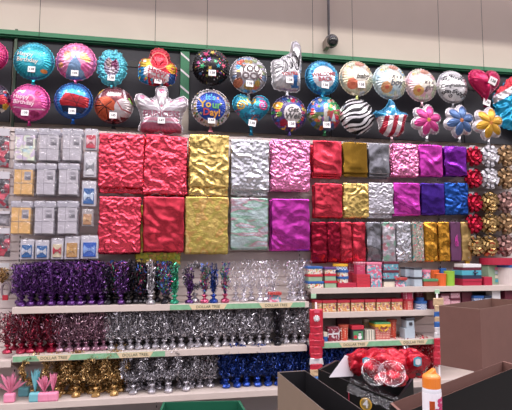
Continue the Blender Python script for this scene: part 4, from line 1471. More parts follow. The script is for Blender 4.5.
def crow(style, colour, xs, pyb, key, v, shelfname, rowname, hs=1.0, base=None, ws=1.0):
    rnd = random.Random(len(xs) * 7 + int(xs[0]))
    for i, x in enumerate(xs):
        if rowname == 'front':
            lb = '%s tinsel piece, %s from left, %s' % (colour, ORD[i + 1], shelfname)
            if len(xs) == 1: lb = 'single %s tinsel centrepiece on the %s' % (colour, shelfname)
            g = '%s tinsel centrepieces on the %s' % (colour, shelfname)
        else:
            lb = '%s tinsel piece in the back row on the %s' % (colour, shelfname)
            g = '%s tinsel centrepieces in the back row of the %s' % (colour, shelfname)
        centrepiece(style, colour, x + rnd.uniform(-.8, .8), pyb, key, v + rnd.uniform(-.015, .015), hs * rnd.uniform(.92, 1.05), lb, g, base, ws)


R_ = lambda a, b, n: [a + (b - a) * i / (n - 1) for i in range(n)]
SN1, SN2, SN3, SN4 = 'top left shelf', 'middle left shelf', 'bottom left shelf', 'bottom shelf behind the black crates'
crow('spray', 'purple', R_(21, 101, 9), 305, 'S1', .27, SN1, 'front')
crow('spray', 'purple', R_(22, 104, 9), 300, 'S1', .19, SN1, 'back')
crow('spray', 'purple', R_(20, 108, 8), 300, 'S1', .10, 'rear of the top left shelf', 'back')
crow('spray', 'black', [108, 128, 136, 145], 303, 'S1', .27, SN1, 'front')
crow('spray', 'black', R_(112, 168, 6), 300, 'S1', .17, SN1, 'back')
crow('spray', 'multi', [116, 140], 300, 'S1', .24, 'black patch of the top left shelf', 'back', base='black')
centrepiece('spray', 'purple', 121, 303, 'S1', .30, 1.0, 'purple tinsel centrepiece standing alone among the black ones, top left shelf', 'mixed tinsel centrepieces', wscale=.85)
centrepiece('tall', 'silver', 150.5, 303, 'S1', .33, 1.0, 'bright silver tinsel centrepiece among the black ones on the top left shelf', 'mixed tinsel centrepieces')
centrepiece('spray', 'multi', 164.5, 303, 'S1', .31, 1.0, 'multicoloured tinsel centrepiece on a black base, top left shelf', 'mixed tinsel centrepieces', 'black', wscale=.9)
centrepiece('tall', 'green', 174.5, 303, 'S1', .32, .93, 'green tinsel centrepiece on the top left shelf', 'mixed tinsel centrepieces')
centrepiece('tall', 'purple', 189.5, 303, 'S1', .30, .8, 'thin purple tinsel centrepiece beside the silver wreath, top left shelf', 'mixed tinsel centrepieces')
centrepiece('wreath', 'silver', 195, 303, 'S1', .27, 1.0, 'silver ring shaped tinsel wreath standing on the top left shelf', 'mixed tinsel centrepieces')
centrepiece('tall', 'multi', 204.5, 303, 'S1', .32, .92, 'red and blue tinsel centrepiece left of the blue one, top left shelf', 'mixed tinsel centrepieces')
centrepiece('tall', 'blue', 213.5, 303, 'S1', .32, .92, 'bright blue tinsel centrepiece on the top left shelf', 'mixed tinsel centrepieces')
centrepiece('tall', 'multi', 225, 303, 'S1', .32, .95, 'pink and green tinsel centrepiece right of the blue one, top left shelf', 'mixed tinsel centrepieces')
crow('airy', 'white', [243, 260, 267, 294, 303], 302, 'S1', .28, SN1, 'front')
crow('airy', 'white', [235, 252, 273, 290, 299, 306], 300, 'S1', .18, SN1, 'back')
crow('spray', 'red', [8, 21, 30, 40, 51], 352, 'S2', .29, SN2, 'front', .98)
crow('spray', 'red', R_(15, 56, 6), 348, 'S2', .16, SN2, 'back', .98)
crow('spray', 'pink', [60, 69, 78, 86, 95, 104], 350, 'S2', .29, SN2, 'front', .98)
crow('spray', 'pink', R_(64, 104, 5), 348, 'S2', .16, SN2, 'back', .98)
crow('spray', 'silver', R_(112, 268, 19), 345, 'S2', .30, SN2, 'front', .98, ws=.9)
crow('airy', 'silver', R_(116, 268, 15), 342, 'S2', .17, SN2, 'back', .98)
crow('spray', 'silver', [286, 295, 303], 340, 'S2', .30, 'right end of the middle left shelf', 'front', .98, ws=.9)
centrepiece('tall', 'black', 277.5, 342, 'S2', .35, .92, 'black tinsel centrepiece with dark base among silver ones on the middle left shelf', 'mixed tinsel centrepieces')
crow('spray', 'silver', R_(283, 303, 3), 340, 'S2', .20, 'right end of the middle left shelf', 'back')
crow('wreath', 'gold', [33, 56, 76, 96, 114], 396, 'S3', .37, SN3, 'front', 1.0, ws=.95)
crow('spray', 'gold', R_(62, 120, 7), 394, 'S3', .27, 'front part of the bottom left shelf', 'front', .75)
crow('spray', 'gold', R_(60, 118, 6), 392, 'S3', .22, SN3, 'back', 1.05)
crow('wreath', 'silver', [133, 151, 168, 186], 394, 'S3', .37, SN3, 'front', 1.0, ws=.95)
crow('spray', 'silver', R_(128, 210, 9), 392, 'S3', .27, 'front part of the bottom left shelf', 'front', .8)
crow('spray', 'silver', R_(128, 206, 7), 388, 'S3', .22, SN3, 'back', 1.0)
crow('spray', 'blue', R_(226, 300, 8), 385, 'S3', .32, SN3, 'front', .98)
crow('spray', 'blue', R_(224, 300, 8), 385, 'S3', .20, SN3, 'back', 1.0)
crow('spray', 'blue', R_(314, 350, 5), 385, 'R4', .34, SN4, 'front', 1.0)
crow('spray', 'blue', R_(316, 350, 4), 385, 'R4', .20, SN4, 'back', 1.0)
crow('spray', 'bright red', [360, 370, 380, 390, 400, 412, 421, 430], 380, 'R4', .34, SN4, 'front', 1.0)
crow('spray', 'bright red', R_(362, 430, 7), 380, 'R4', .20, SN4, 'back', 1.0)
crow('tall', 'silver', [406], 380, 'R4', .40, SN4, 'front', 1.0)
for r in PROTOS:
    for ch in list(r.children): bpy.data.objects.remove(ch, do_unlink=True)
    bpy.data.objects.remove(r, do_unlink=True)


# tissue tufts at the far left of the bottom shelf
def tuft(px, colour, label, fan, v=.40, hs=1.0):
    z = SH['S3']; x = at(px, 395, v).x
    root = empty('tissue_centrepiece', (x, -v, z))
    mt = M[colour]
    MB().box(-.038, .038, -.03, .03, 0, .065).build('weight_box', mt, root, bevel=.012)
    m = MB(); rnd = random.Random(int(px))
    for k in range(46):
        a = rnd.uniform(0, 2 * PI); e = rnd.uniform(0, fan)
        d = Vector((math.cos(a) * math.sin(e), math.sin(a) * math.sin(e) * .7, math.cos(e)))
        s = d.cross(Vector((rnd.uniform(-1, 1), rnd.uniform(-1, 1), .1))).normalized() * .007
        p = Vector((0, 0, .065)); L = rnd.uniform(.13, .17) * hs
        q = p + d * L * .6
        m.add([p - s * .4, p + s * .4, q + s, q - s, p + d * L + Vector((0, 0, -.008))], [(0, 1, 2, 3), (3, 2, 4)])
    m.build('tissue_fan', mt, root)
    tag(root, label, 'centrepiece', 'tissue centrepieces')


tuft(10, 'pinkpaper', 'pink fan shaped tissue centrepiece at the left end of the bottom shelf', 1.05)
tuft(24, 'tealpaper', 'small teal tissue centrepiece behind the gold wreath', .25, .26, .8)
tuft(35, 'tealpaper', 'teal tissue centrepiece closed like a cone, bottom shelf', .22, .42, 1.1)
tuft(44, 'pinkpaper', 'pink tissue centrepiece right of the teal cone, bottom shelf', .6, .43, .8)
tuft(53, 'pinkpaper', 'pink tissue centrepiece beside the gold tinsel, bottom shelf', .25, .43, .9)

# ------------------------------------------------------------------ gift boxes on the right
G = {}
G['floral'] = two_tone('flowered_paper', 'voronoi', 110, [(0, '#d8d0c4'), (.45, '#c8c0b8'), (.6, '#c03a4a'), (.72, '#d8a040'), (.82, '#4a8a5a'), (.92, '#3a5a9a')], .5)
G['floral2'] = two_tone('warm_flowered_paper', 'voronoi', 85, [(0, '#cfa878'), (.3, '#c8905a'), (.5, '#b8483f'), (.65, '#d8c8a8'), (.8, '#7a8a4a'), (.9, '#8a4a6a')], .5)
G['dotpink'] = two_tone('pink_dotted_paper', 'dots', 70, [(0, '#e8d4da'), (.33, '#b8385c')], .5)
G['dotred'] = two_tone('red_dotted_paper', 'dots', 75, [(0, '#e0c4b4'), (.33, '#b23c38')], .5)
G['dotorange'] = two_tone('orange_dotted_paper', 'dots', 70, [(0, '#e6cdb8'), (.36, '#c0442f')], .5)
G['bluecheck'] = two_tone('blue_check_paper', 'checker', 90, [(0, '#2a5f9c'), (.5, '#d8dce4')], .5)
G['pinkcheck'] = two_tone('pink_check_paper', 'checker', 75, [(0, '#a82c4e'), (.5, '#e0d0d6')], .5)
G['tandot'] = two_tone('tan_dotted_paper', 'dots', 80, [(0, '#3a3430'), (.3, '#c8b088')], .5)
G['teal'] = two_tone('teal_floral_paper', 'voronoi', 80, [(0, '#5f93a4'), (.5, '#7aa8b4'), (.68, '#a84a6a'), (.8, '#c8c8cc'), (.9, '#3f6f86')], .5)
G['tealpink'] = two_tone('teal_pink_paper', 'voronoi', 70, [(0, '#6a9cac'), (.35, '#c8607f'), (.7, '#d8b4c0')], .5)
for k, c in dict(blue='#2a5c9e', red='#b82a3c', crimson='#a81f3c', yellow='#d8a830', purple='#5a3f7a', sage='#8fa88c', grey='#b4bac0', dark='#3a3a40', navy='#26304a', maroon='#5e1f30', cream='#d8cdbc', white='#d9d8da', orange='#d8622a',
                 lime='#8ab83a', pinkk='#c03a6c', green='#4a8a5c', tealp='#4aa0b4', greyblue='#a9b6c0', brick='#a84a38', pinkl='#d87a94', speck='#c8bcb8', greybox='#a8a0a6').items():
    G[k] = mat('paper_' + k, c, .5, var=.04, vscale=30)
G['stripe'] = two_tone('striped_paper', 'wave', 14, [(0, '#d8d0c0'), (.5, '#8a8a80')], .5)
G['flakes'] = two_tone('snow_speck_paper', 'voronoi', 120, [(0, '#7a2436'), (.86, '#d8c8cc')], .5)


def gbox(x0, x1, hpx, z, v, body, lid, label, cat='gift box', depth=None, rnd=False, lidpx=2.2, group='gift boxes on the right shelves', name='gift_box', py=285, extra=None, flare=0.0):
    """box whose front face spans picture columns x0..x1 at distance v; returns its top height"""
    A, B = at(x0, py, v), at(x1, py, v)
    w = B.x - A.x
    s = scale_at((x0 + x1) / 2, py, v)
    h = hpx * s; lh = lidpx * s
    d = depth or min(w, .17)
    if rnd: d = w
    root = empty(name, ((A.x + B.x) / 2, -v + d / 2, z))
    e = .004 if lid else 0
    ht = h - (0.001 if lid else 0)
    if rnd:
        r = w / 2 - e
        MB().lathe([(r * (1 - flare), 0), (r, ht)], 28).build('box_body', G[body], root)
        if lid: MB().lathe([(w / 2, 0), (w / 2, lh)], 28).build('lid', G[lid], root, loc=(0, 0, h - lh))
    else:
        MB().box(-w / 2 + e, w / 2 - e, -d / 2 + e, d / 2 - e, 0, ht).build('box_body', G[body], root, bevel=.002)
        if lid: MB().box(-w / 2, w / 2, -d / 2, d / 2, 0, lh).build('lid', G[lid], root, bevel=.002, loc=(0, 0, h - lh))
    if extra: extra(root, w, h, d)
    tag(root, label, cat, group)
    return z + h + .0005


V = .35
z1 = SH['R1'] + .0006
# column of flowered and green boxes at the left end
z = gbox(308, 324, 6.3, z1, V, 'floral', 'blue', 'flowered gift box with blue lid, bottom of the leftmost stack')
z = gbox(308.5, 323, 6.6, z, V, 'sage', 'red', 'pale green gift box with red lid, middle of the leftmost stack')
z = gbox(308, 323, 7.5, z, V, 'floral', 'blue', 'flowered gift box with blue lid, top of the leftmost stack')
z = gbox(324.7, 337, 6.6, z1, V, 'sage', 'red', 'pale green gift box with red lid, bottom of the second stack')
z = gbox(325, 336.6, 6.6, z, V, 'sage', 'red', 'pale green gift box with red lid, middle of the second stack')
z = gbox(325, 336.6, 6.2, z, V, 'floral', 'purple', 'flowered gift box with purple lid, top of the second stack')
z = gbox(338, 356.5, 4.3, z1, V, 'crimson', None, 'flat dark red gift box under the round blue tins')
zz = gbox(338.3, 351, 6.4, z, V, 'floral', 'blue', 'round flowered gift tin with blue lid, lowest of its stack', rnd=True) if False else None
z = gbox(338.3, 350.8, 6, z, V, 'floral', 'blue', 'round flowered gift tin with blue lid, lower of two', rnd=True)
z = gbox(338.3, 350.8, 6, z, V, 'floral', 'blue', 'round flowered gift tin with blue lid, upper of two', rnd=True)
z = gbox(336, 350.5, 5.6, z, V, 'bluecheck', 'yellow', 'blue checked round box with yellow lid on top of the round tins', rnd=True)
# red stack
z = z1
zb = z1
for k in range(4):
    z = gbox(357, 370.3, 3.0, z, V, 'red', None, 'flat red gift box, %s from the bottom of the red stack' % ORD[k + 1], group='stacked red gift boxes')
z = gbox(352, 356.7, 13, z1 , V - .05, 'crimson', None, 'upright dark red gift box beside the stack of flat red boxes', depth=.1) if False else z
zr = z1 + .128
z = gbox(351.5, 356.6, 12.6, z1, V - .16, 'crimson', None, 'upright dark red box behind the flat dark red one', depth=.1)
z = gbox(357.0, 366.0, 11.5, z1 + 4 * (3.0 * scale_at(363, 285, V) + .0005), V, 'dotpink', 'dotpink', 'pink and white dotted gift box on the flat red boxes')
z = gbox(348.5, 356.8, 22, z1, V - .27, 'dotpink', 'dotpink', 'tall pink and white dotted box behind the upright dark red box', depth=.06)
z = gbox(371, 382.5, 10.4, z1, V, 'tealpink', 'tealpink', 'teal and pink gift box beside the flat red boxes, bottom')
z = gbox(367.5, 382.5, 12.6, z, V, 'tealpink', 'pinkl', 'teal and pink gift box with pink lid, top of its stack')
z = gbox(384, 395.5, 7.2, z1, V, 'cream', 'dark', 'small cream gift box with dark lid')
z = gbox(383.5, 399.5, 8.0, z + .001, V, 'teal', 'maroon', 'teal flowered gift box with maroon lid, lower of two')
z = gbox(384.5, 399.5, 8.0, z, V, 'teal', 'maroon', 'teal flowered gift box with maroon lid, upper of two')


def scallop(root, w, h, d):
    m = MB()
    for k in range(6):
        a = -w * .5 + w * (k + .5) / 6
        m.tube([(a, -d / 2 - .006, h), (a, -d / 2 - .006, h - .02)], w / 11, 8)
    m.build('scalloped_trim', G['dotred'], root)


z = gbox(395.8, 407, 8.5, z1, V + .01, 'tealpink', 'red', 'teal treat box with scalloped red and white top', cat='treat box', extra=scallop, depth=.06)
for (a, b, nm) in ((405.5, 413.7, 'left'), (414.2, 423, 'right')):
    dv = .08 if nm == 'left' else 0
    z = gbox(a if dv == 0 else a, b, 8.4, z1, V - dv, 'greyblue', 'dark', 'pale grey gift box with dark lid, %s bottom one of four' % nm, depth=.1, lidpx=1.6, group='pale grey gift boxes')
    z = gbox(a, b, 8.6, z, V - dv, 'greyblue', 'dark', 'pale grey gift box with dark lid, %s top one of four' % nm, depth=.1, lidpx=1.6, group='pale grey gift boxes')
z = gbox(423.8, 438.6, 6.6, z1, V, 'brick', 'green', 'low orange brown gift box with green lid', depth=.12)
z = gbox(424, 433, 8, z, V - .02, 'tealpink', 'pinkl', 'pink flowered round box on the green lidded box', rnd=True)


def pail_rim(root, w, h, d):
    m = MB()
    m.tube([(w * .5 * math.cos(a), w * .5 * math.sin(a), h) for a in np.linspace(0, 2 * PI, 25)], .003, 6)
    m.build('rim', root.children[0].data.materials[0], root, smooth=True)


gbox(438.5, 449, 10.8, z1, V, 'orange', None, 'orange gift pail in front', rnd=True, cat='pail', name='gift_pail', flare=.12, extra=pail_rim, group='gift pails')
gbox(433.5, 441.5, 13.2, z1, V - .13, 'orange', None, 'red orange pail behind the front orange pail', rnd=True, cat='pail', name='gift_pail', flare=.12, extra=pail_rim, group='gift pails')
gbox(441.5, 447, 14.5, z1, V - .22, 'blue', None, 'navy blue box behind the orange pails', depth=.05)
gbox(447.8, 457.3, 13, z1, V, 'lime', None, 'lime green gift pail', rnd=True, cat='pail', name='gift_pail', flare=.1, extra=pail_rim, group='gift pails')
gbox(456.8, 462.8, 14.5, z1, V - .12, 'pinkk', None, 'magenta pail right of the lime green one', rnd=True, cat='pail', name='gift_pail', flare=.05, group='gift pails')
z = gbox(463, 482.5, 6, z1, V, 'crimson', 'crimson', 'crimson gift box, bottom of the multicoloured stack', depth=.16)
z = gbox(463, 482, 3.2, z, V, 'navy', None, 'flat navy gift box in the multicoloured stack', depth=.16)


def ribbon_bow(root, w, h, d):
    m = MB().box(w * .12, w * .2, -d / 2 - .003, -d / 2, 0, h)
    m.tube([(w * .05, -d / 2 - .008, h * .6), (w * .16, -d / 2 - .01, h * .5), (w * .28, -d / 2 - .008, h * .6)], .006, 6)
    m.build('ribbon', G['navy'], root)


z = gbox(462.5, 482, 4.3, z, V, 'tealp', None, 'turquoise gift box with dark ribbon in the multicoloured stack', depth=.16, extra=ribbon_bow)
z = gbox(463.5, 482, 2.6, z, V, 'maroon', None, 'thin maroon gift box in the multicoloured stack', depth=.15)
z = gbox(464, 482, 3, z, V, 'white', None, 'white gift box on top of the multicoloured stack', depth=.14)
gbox(484.5, 492.5, 7.5, z1, V, 'crimson', None, 'small dark red gift box right of the multicoloured stack', depth=.08)


def windows(root, w, h, d):
    for k, c in enumerate(('tealp', 'cream', 'greyblue', 'pinkl')):
        MB().box(-w * .1, w * .42, -d / 2 - .004, -d / 2, h * (.12 + k * .21), h * (.26 + k * .21)).build('printed_panel', G[c], root)


gbox(489, 505, 17, z1, V - .10, 'sage', None, 'tall sage green display box with four coloured panels', depth=.1, extra=windows)
gbox(505, 526, 17.5, z1, V, 'speck', 'blue', 'speckled round hat box with blue rim at the right edge', rnd=True)
z = z1 + 17.6 * scale_at(515, 285, V)
gbox(494, 524, 6, z, V + .0, 'crimson', None, 'large flat round crimson box on the speckled hat box', rnd=True, name='round_box')
# hanging yellow packet
a = at(467, 258, .14)
o = MB().box(-.022, .022, -.01, .01, -.085, 0).build('yellow_packet', G['yellow'], loc=a, bevel=.004)
tag(o, 'small yellow packet hanging below the tan gold wine bag', 'packet')
a = at(466, 257.8, .0); hook(467, 258.5, .15, 'small yellow packet')

# second right shelf
V = .34
z2 = SH['R2'] + .0006
z = gbox(308.5, 324, 9.6, z2 + .001, V - .1, 'greybox', 'maroon', 'grey pink gift box with maroon lid at the left end of the second shelf', py=310, depth=.1)
for i, (a, b) in enumerate(((315, 322.3), (322.8, 337), (337.8, 350.3), (351.3, 364.8), (365.5, 376), (376.8, 391), (392, 403))):
    gbox(a, b, 11 - i * .12, z2, V, 'floral2', 'red', 'flowered gift box with red lid, %s in the row of seven' % ORD[i + 1], py=310, lidpx=2.6, depth=.14, group='red lidded flowered boxes')
z = gbox(404, 416, 10, z2, V, 'dotred', 'red', 'red dotted round box, lower of two', rnd=True, py=306)
z = gbox(404.5, 415.5, 6.2, z, V, 'dotpink', None, 'pink dotted round box on the red dotted one', rnd=True, py=306)
z = gbox(417.5, 430, 7.5, z2, V, 'bluecheck', 'blue', 'blue and white checked round box with blue lid', rnd=True, py=306)
z = gbox(418.5, 426, 3, z, V - .02, 'blue', None, 'small flat blue round box on the checked one', rnd=True, py=306)
gbox(416.8, 424, 18, z2, V - .22, 'dotpink', None, 'pink dotted box behind the blue checked round box', py=306, depth=.05)
gbox(430.5, 436, 8, z2, V, 'maroon', None, 'maroon dotted box beside the blue checked round box', py=306, depth=.08)
gbox(427, 437.5, 16, z2, V - .15, 'tandot', 'tandot', 'tan dotted box behind the maroon one', py=306, depth=.1)
z3 = SH['R2b'] + .0006
z = gbox(441, 450.5, 5.5, z3, V, 'pinkcheck', None, 'pink checked gift box, bottom left of the checked stack', py=304, depth=.1)
z = gbox(441.5, 450, 5.5, z, V, 'pinkcheck', 'maroon', 'pink checked gift box, top left of the checked stack', py=304, depth=.1)
z = gbox(451, 461, 6.5, z3, V, 'pinkcheck', 'maroon', 'pink checked gift box, bottom right of the checked stack', py=304, depth=.1)
z = gbox(451, 461, 6.5, z, V, 'pinkcheck', 'maroon', 'pink checked gift box, top right of the checked stack', py=304, depth=.1)
gbox(462.3, 472.5, 11, z3, V - .04, 'maroon', None, 'dark maroon gift box behind the carton', py=304, depth=.1)
gbox(474, 484.3, 8, z3, V, 'bluecheck', 'blue', 'blue patterned gift box behind the carton', py=304, depth=.1)
gbox(485, 492, 8, z3, V, 'greyblue', 'navy', 'pale blue gift box with navy lid behind the carton', py=304, depth=.1)
gbox(492.5, 501.5, 14, z3, V, 'white', 'white', 'tall white gift box behind the carton', py=304, depth=.1)
gbox(505.5, 518, 15, z3, V, 'maroon', None, 'tall maroon gift box at the right edge', py=304, depth=.1)
gbox(463, 504, 17, z3, .14, 'dark', None, 'long dark box at the back of the shelf behind the carton', py=300, depth=.1)

# third right shelf
V = .37
z4 = SH['R3'] + .0006
z = gbox(324, 327.6, 4.5, z4, V, 'blue', None, 'tiny blue gift box beside the red hanging packs', py=338, depth=.05)
z = gbox(324, 327.6, 4, z, V, 'cream', None, 'tiny cream gift box on the tiny blue one', py=338, depth=.05)


def deer(root, w, h, d):
    m = MB()
    for cx, sc in ((-w * .28, .8), (w * .22, 1.0)):
        q = .035 * sc
        for pts in ([(-1, .2), (.6, .2), (.6, .6), (-1, .55)], [(-1, .2), (-.8, .2), (-.8, -.6), (-.95, -.6)], [(.4, .2), (.6, .2), (.65, -.6), (.5, -.6)], [(.4, .5), (.6, .5), (.95, 1.1), (.7, 1.1)], [(.7, 1.0), (1.2, .95), (1.15, 1.15), (.7, 1.2)], [(.75, 1.1), (.8, 1.1), (.95, 1.6), (.85, 1.6)], [(.6, 1.1), (.65, 1.1), (.5, 1.6), (.4, 1.6)]):
            m.add([(cx + a * q, -d / 2 - .002, h * .42 + b * q) for a, b in pts], [(0, 1, 2, 3)])
    m.build('deer_print', G['white'], root)


gbox(328.5, 339.8, 13, z4, V, 'flakes', None, 'dark maroon gift box printed with white reindeer', py=335, extra=deer, lidpx=2)
gbox(340.3, 350.3, 14.5, z4, V, 'dotorange', 'brick', 'orange dotted gift cup with red rim beside the reindeer box', rnd=True, py=335, cat='gift cup', name='gift_cup', flare=.1)
gbox(338, 350, 21, z4, V - .22, 'maroon', None, 'dark maroon box behind the orange dotted cup', py=332, depth=.06)


def snowman(root, w, h, d):
    m = MB()
    m.box(-w * .40, w * .40, -d / 2 - .002, -d / 2, h * .05, h * .62, 0)
    for (cx, cz, r, mi) in ((w * .12, h * .22, h * .15, 1), (w * .12, h * .42, h * .10, 1), (-w * .25, h * .24, h * .13, 2)):
        m.add([(cx + r * math.cos(a), -d / 2 - .004, cz + r * math.sin(a)) for a in np.linspace(0, 2 * PI, 14, endpoint=False)], [tuple(range(13, -1, -1))], mi)
    m.box(w * .02, w * .22, -d / 2 - .005, -d / 2 - .004, h * .49, h * .56, 3)
    m.build('snowman_print', [G['green'], G['white'], G['red'], G['dark']], root)


gbox(352.3, 364.2, 13.5, z4, V, 'dark', 'red', 'snowman gift box with red lid', py=335, extra=snowman, lidpx=3.5)
gbox(365.8, 375, 9, z4, V, 'stripe', None, 'small grey and cream striped gift box', py=335, depth=.1)
gbox(364.5, 369, 16, z4, V - .16, 'tandot', 'cream', 'small dark box with cream lid behind the striped box', py=332, depth=.06)


def big_ribbon(root, w, h, d):
    MB().box(-w * .51, w * .51, -d / 2 - .004, d / 2 + .004, h * .74, h * .9).build('gold_ribbon', G['yellow'], root)
    m = MB()
    for s in (-1, 1): m.tube([(0, -d / 2 - .008, h * .75), (s * w * .2, -d / 2 - .015, h * .85), (s * w * .3, -d / 2 - .01, h * .66), (s * w * .08, -d / 2 - .008, h * .5)], .007, 6)
    m.build('ribbon_bow', G['yellow'], root)


gbox(375.7, 390.8, 15.5, z4, V, 'dotred', 'green', 'red dotted gift box tied with green and gold ribbon', py=335, extra=big_ribbon, lidpx=4)
gbox(389.5, 399, 16.3, z4, V - .06, 'dotorange', 'brick', 'tall orange dotted gift cup right of the ribboned box', rnd=True, py=335, cat='gift cup', name='gift_cup', flare=.12)
z = gbox(405, 415, 9, z4, V, 'greyblue', None, 'pale grey gift box, lower of two', py=335, depth=.1)


def tagq(root, w, h, d):
    MB().box(-w * .15, w * .2, -d / 2 - .003, -d / 2, h * .3, h * .6).build('print', G['dark'], root)


z = gbox(406.5, 415.2, 9.5, z, V, 'greyblue', 'dark', 'pale grey gift box with dark lid, upper of two', py=335, depth=.1, extra=tagq)

# ------------------------------------------------------------------ clip strips of hanging packs
def clip_strip(px, y0, y1, v, packs, nm):
    a = at(px, y0, v); b = at(px, y1, v)
    o = MB().box(-.008, .008, -.002, 0, b.z - a.z, .03).build('clip_strip', M['white'], loc=a)
    tag(o, 'white plastic clip strip behind the %s' % nm, 'clip strip', 'clip strips')
    for i, (ya, yb, w, col, lb, dx) in enumerate(packs):
        p = at(px + dx, ya, v + .006); h = p.z - at(px, yb, v + .006).z
        s = scale_at(px, ya, v) * w
        root = empty('hanging_pack', p)
        k = MB(); bag_mesh(k, s, h * 1.12, .018, i + 3, 30, .006, .5, 10, 10)
        k.build('pack_body', mat('pack', col, .3, metal=.15, var=.12, vscale=40, coat=.4), root, smooth=True)
        MB().box(-s * .2, s * .2, -.024, -.02, -h * .22, -.002).build('pack_label', mat('pack_label', lb, .4), root)
        cn = {'#b8233a': 'red', '#c2283e': 'bright red', '#d8d4d6': 'white', '#cdb08c': 'tan', '#2a5fa4': 'blue'}[col]
        tag(root, '%s hanging pack, %s from the top on the %s' % (cn, ORD[i + 1], nm), 'pack', 'packs on the ' + nm)


R0, R1, Wc, Tn, Bl = '#b8233a', '#c2283e', '#d8d4d6', '#cdb08c', '#2a5fa4'
clip_strip(316, 306, 388, .43, [(309, 325.5, 13, R1, '#d0506a', 0), (326, 333, 12.5, R0, '#c03a50', 0), (333, 339.5, 13.5, R1, '#c03a50', 0), (339.5, 346, 15, R0, '#c03a50', .5), (346, 353.5, 12.5, R0, '#c03a50', -.2), (353, 359, 12.5, R1, '#c03a50', 0),
                                (358, 364, 12.5, Wc, '#a0a0a8', 0), (363.5, 369.5, 12, R1, '#c03a50', 0), (369, 376, 12.5, Tn, '#b89a78', 0), (376, 384, 12.5, Bl, '#4a7fc4', 0)], 'left clip strip')
# white rosette on the top red pack
a = at(316.5, 318.5, .47)
root = empty('rosette', a)
bow_mesh(91, .028).build('ribbon_loops', G['white'], root)
tag(root, 'small white rosette on the top red pack of the left clip strip', 'rosette')
clip_strip(437, 297, 378, .43, [(298, 305, 10, Tn, '#c8a888', 1), (305, 311.5, 5.8, Tn, '#c8b090', 0), (311.5, 316.5, 5.8, Bl, '#2a5fa4', 0), (316.5, 321.5, 5.8, Tn, '#c8b090', 0), (321.5, 327, 5.8, Bl, '#4a7fc4', 0), (327, 332.5, 5.8, Wc, '#b8b4b8', 0),
                                (332.5, 338, 5.8, Wc, '#b8b4b8', 0), (338, 345, 6.5, R1, '#c03a50', 0), (345, 351, 6.5, R0, '#c03a50', 0), (351, 357, 6.5, R1, '#c03a50', 0), (357, 364, 6.5, R0, '#c03a50', 0)], 'right clip strip')
# small green clips on the top shelf edge, treat box on S1
for i, (px, py, s) in enumerate(((313.5, 296, 'left'), (437, 291.5, 'right'))):
    a = at(px, py, .392)
    o = MB().box(-.022, .022, -.006, 0, -.02, .018).build('price_clip', mat('mint_clip', '#9fc4a4', .4), loc=a, bevel=.003)
    tag(o, 'mint green price clip under the top right shelf, %s one' % s, 'price clip', 'mint price clips')
gbox(269, 281.5, 9.5, SH['S1'] + .0006, .355, 'tealpink', 'red', 'teal treat box with scalloped red top among the white tinsel', cat='treat box', extra=scallop, depth=.06, py=300)
# odds at far left: gold tinsel packet and hanging grey ribbon
a = at(3, 263, .06)
o = MB()
k = spray(77, .12, .05, 60, z0=0.0); o.v = [(x, y, z - .16) for x, y, z in k.v]; o.f = k.f; o.m = k.m
root = empty('tinsel_packet', a)
o.build('gold_tinsel', TC['gold'], root)
MB().box(-.05, .05, -.01, -.006, -.05, 0).build('header_card', G['white'], root)
tag(root, 'gold tinsel packet with white card hanging at the left edge', 'packet')
a = at(6.5, 281, .06)
root = empty('ribbon_loop', a)
MB().tube([(0.03 * math.sin(t) - .0, -.01, .06 * math.cos(t) - .07) for t in np.linspace(0, 2 * PI, 14)], .009, 6).build('ribbon', mat('grey_ribbon', '#8a7a80', .5), root, smooth=True)
MB().box(-.02, .02, -.02, -.002, -.15, -.11).build('red_tag', G['red'], root)
tag(root, 'grey ribbon loop with red tag hanging left of the purple tinsel', 'ribbon')

# ------------------------------------------------------------------ foreground cartons
def open_box(name, label, corners, h, mats, wall=.008, cat='carton', bottom=True, parts=True):
    """corners: four rim corners in order (world), box extends h below"""
    c = [Vector(p) for p in corners]
    cen = sum(c, Vector()) / 4
    root = empty(name, (cen.x, cen.y, c[0].z - h))
    base = root.location
    m = MB()
    zb_ = -0.0
    for i in range(4):
        a, b = c[i] - base, c[(i + 1) % 4] - base
        ia, ib = a + (cen - c[i]).normalized() * wall * 1.5, b + (cen - c[(i + 1) % 4]).normalized() * wall * 1.5
        m.add([a, b, Vector((b.x, b.y, zb_)), Vector((a.x, a.y, zb_))], [(0, 1, 2, 3)], 0)
        m.add([Vector((ia.x, ia.y, ia.z)), Vector((ib.x, ib.y, ib.z)), Vector((ib.x, ib.y, zb_)), Vector((ia.x, ia.y, zb_))], [(3, 2, 1, 0)], 1)
        m.add([a, b, ib, ia], [(0, 1, 2, 3)], 2)
    m.add([Vector((p.x - base.x, p.y - base.y, 0)) for p in c], [(0, 1, 2, 3)], 0)
    m.add([Vector((p.x - base.x, p.y - base.y, .006)) for p in c], [(0, 1, 2, 3)], 1)
    m.build('carton_wall', mats, root)
    tag(root, label, cat)
    return root


EDGE = mat('cut_card_edge', '#6b5348', .8)
GREYE = mat('dark_edge', '#5f5450', .7)
# big brown carton at right
zr = 1.255
p0 = flat(439, 305.6, zr); p1 = flat(480, 309.3, zr)
e = (p1 - p0); L = e.length; nrm = Vector((-e.y, e.x, 0)).normalized()
if nrm.y < 0: nrm = -nrm
wR = .62
p2 = p1 + nrm * wR; p3 = p0 + nrm * wR
root = open_box('brown_carton', 'large open brown cardboard carton at the right', [p0, p1, p2, p3], .31, [M['cardboard'], M['cardboard_in'], EDGE])
# flaps of tape line on the carton
m = MB()
mid0 = p1 + (p2 - p1) * .06 - root.location
big_z0 = zr - .31
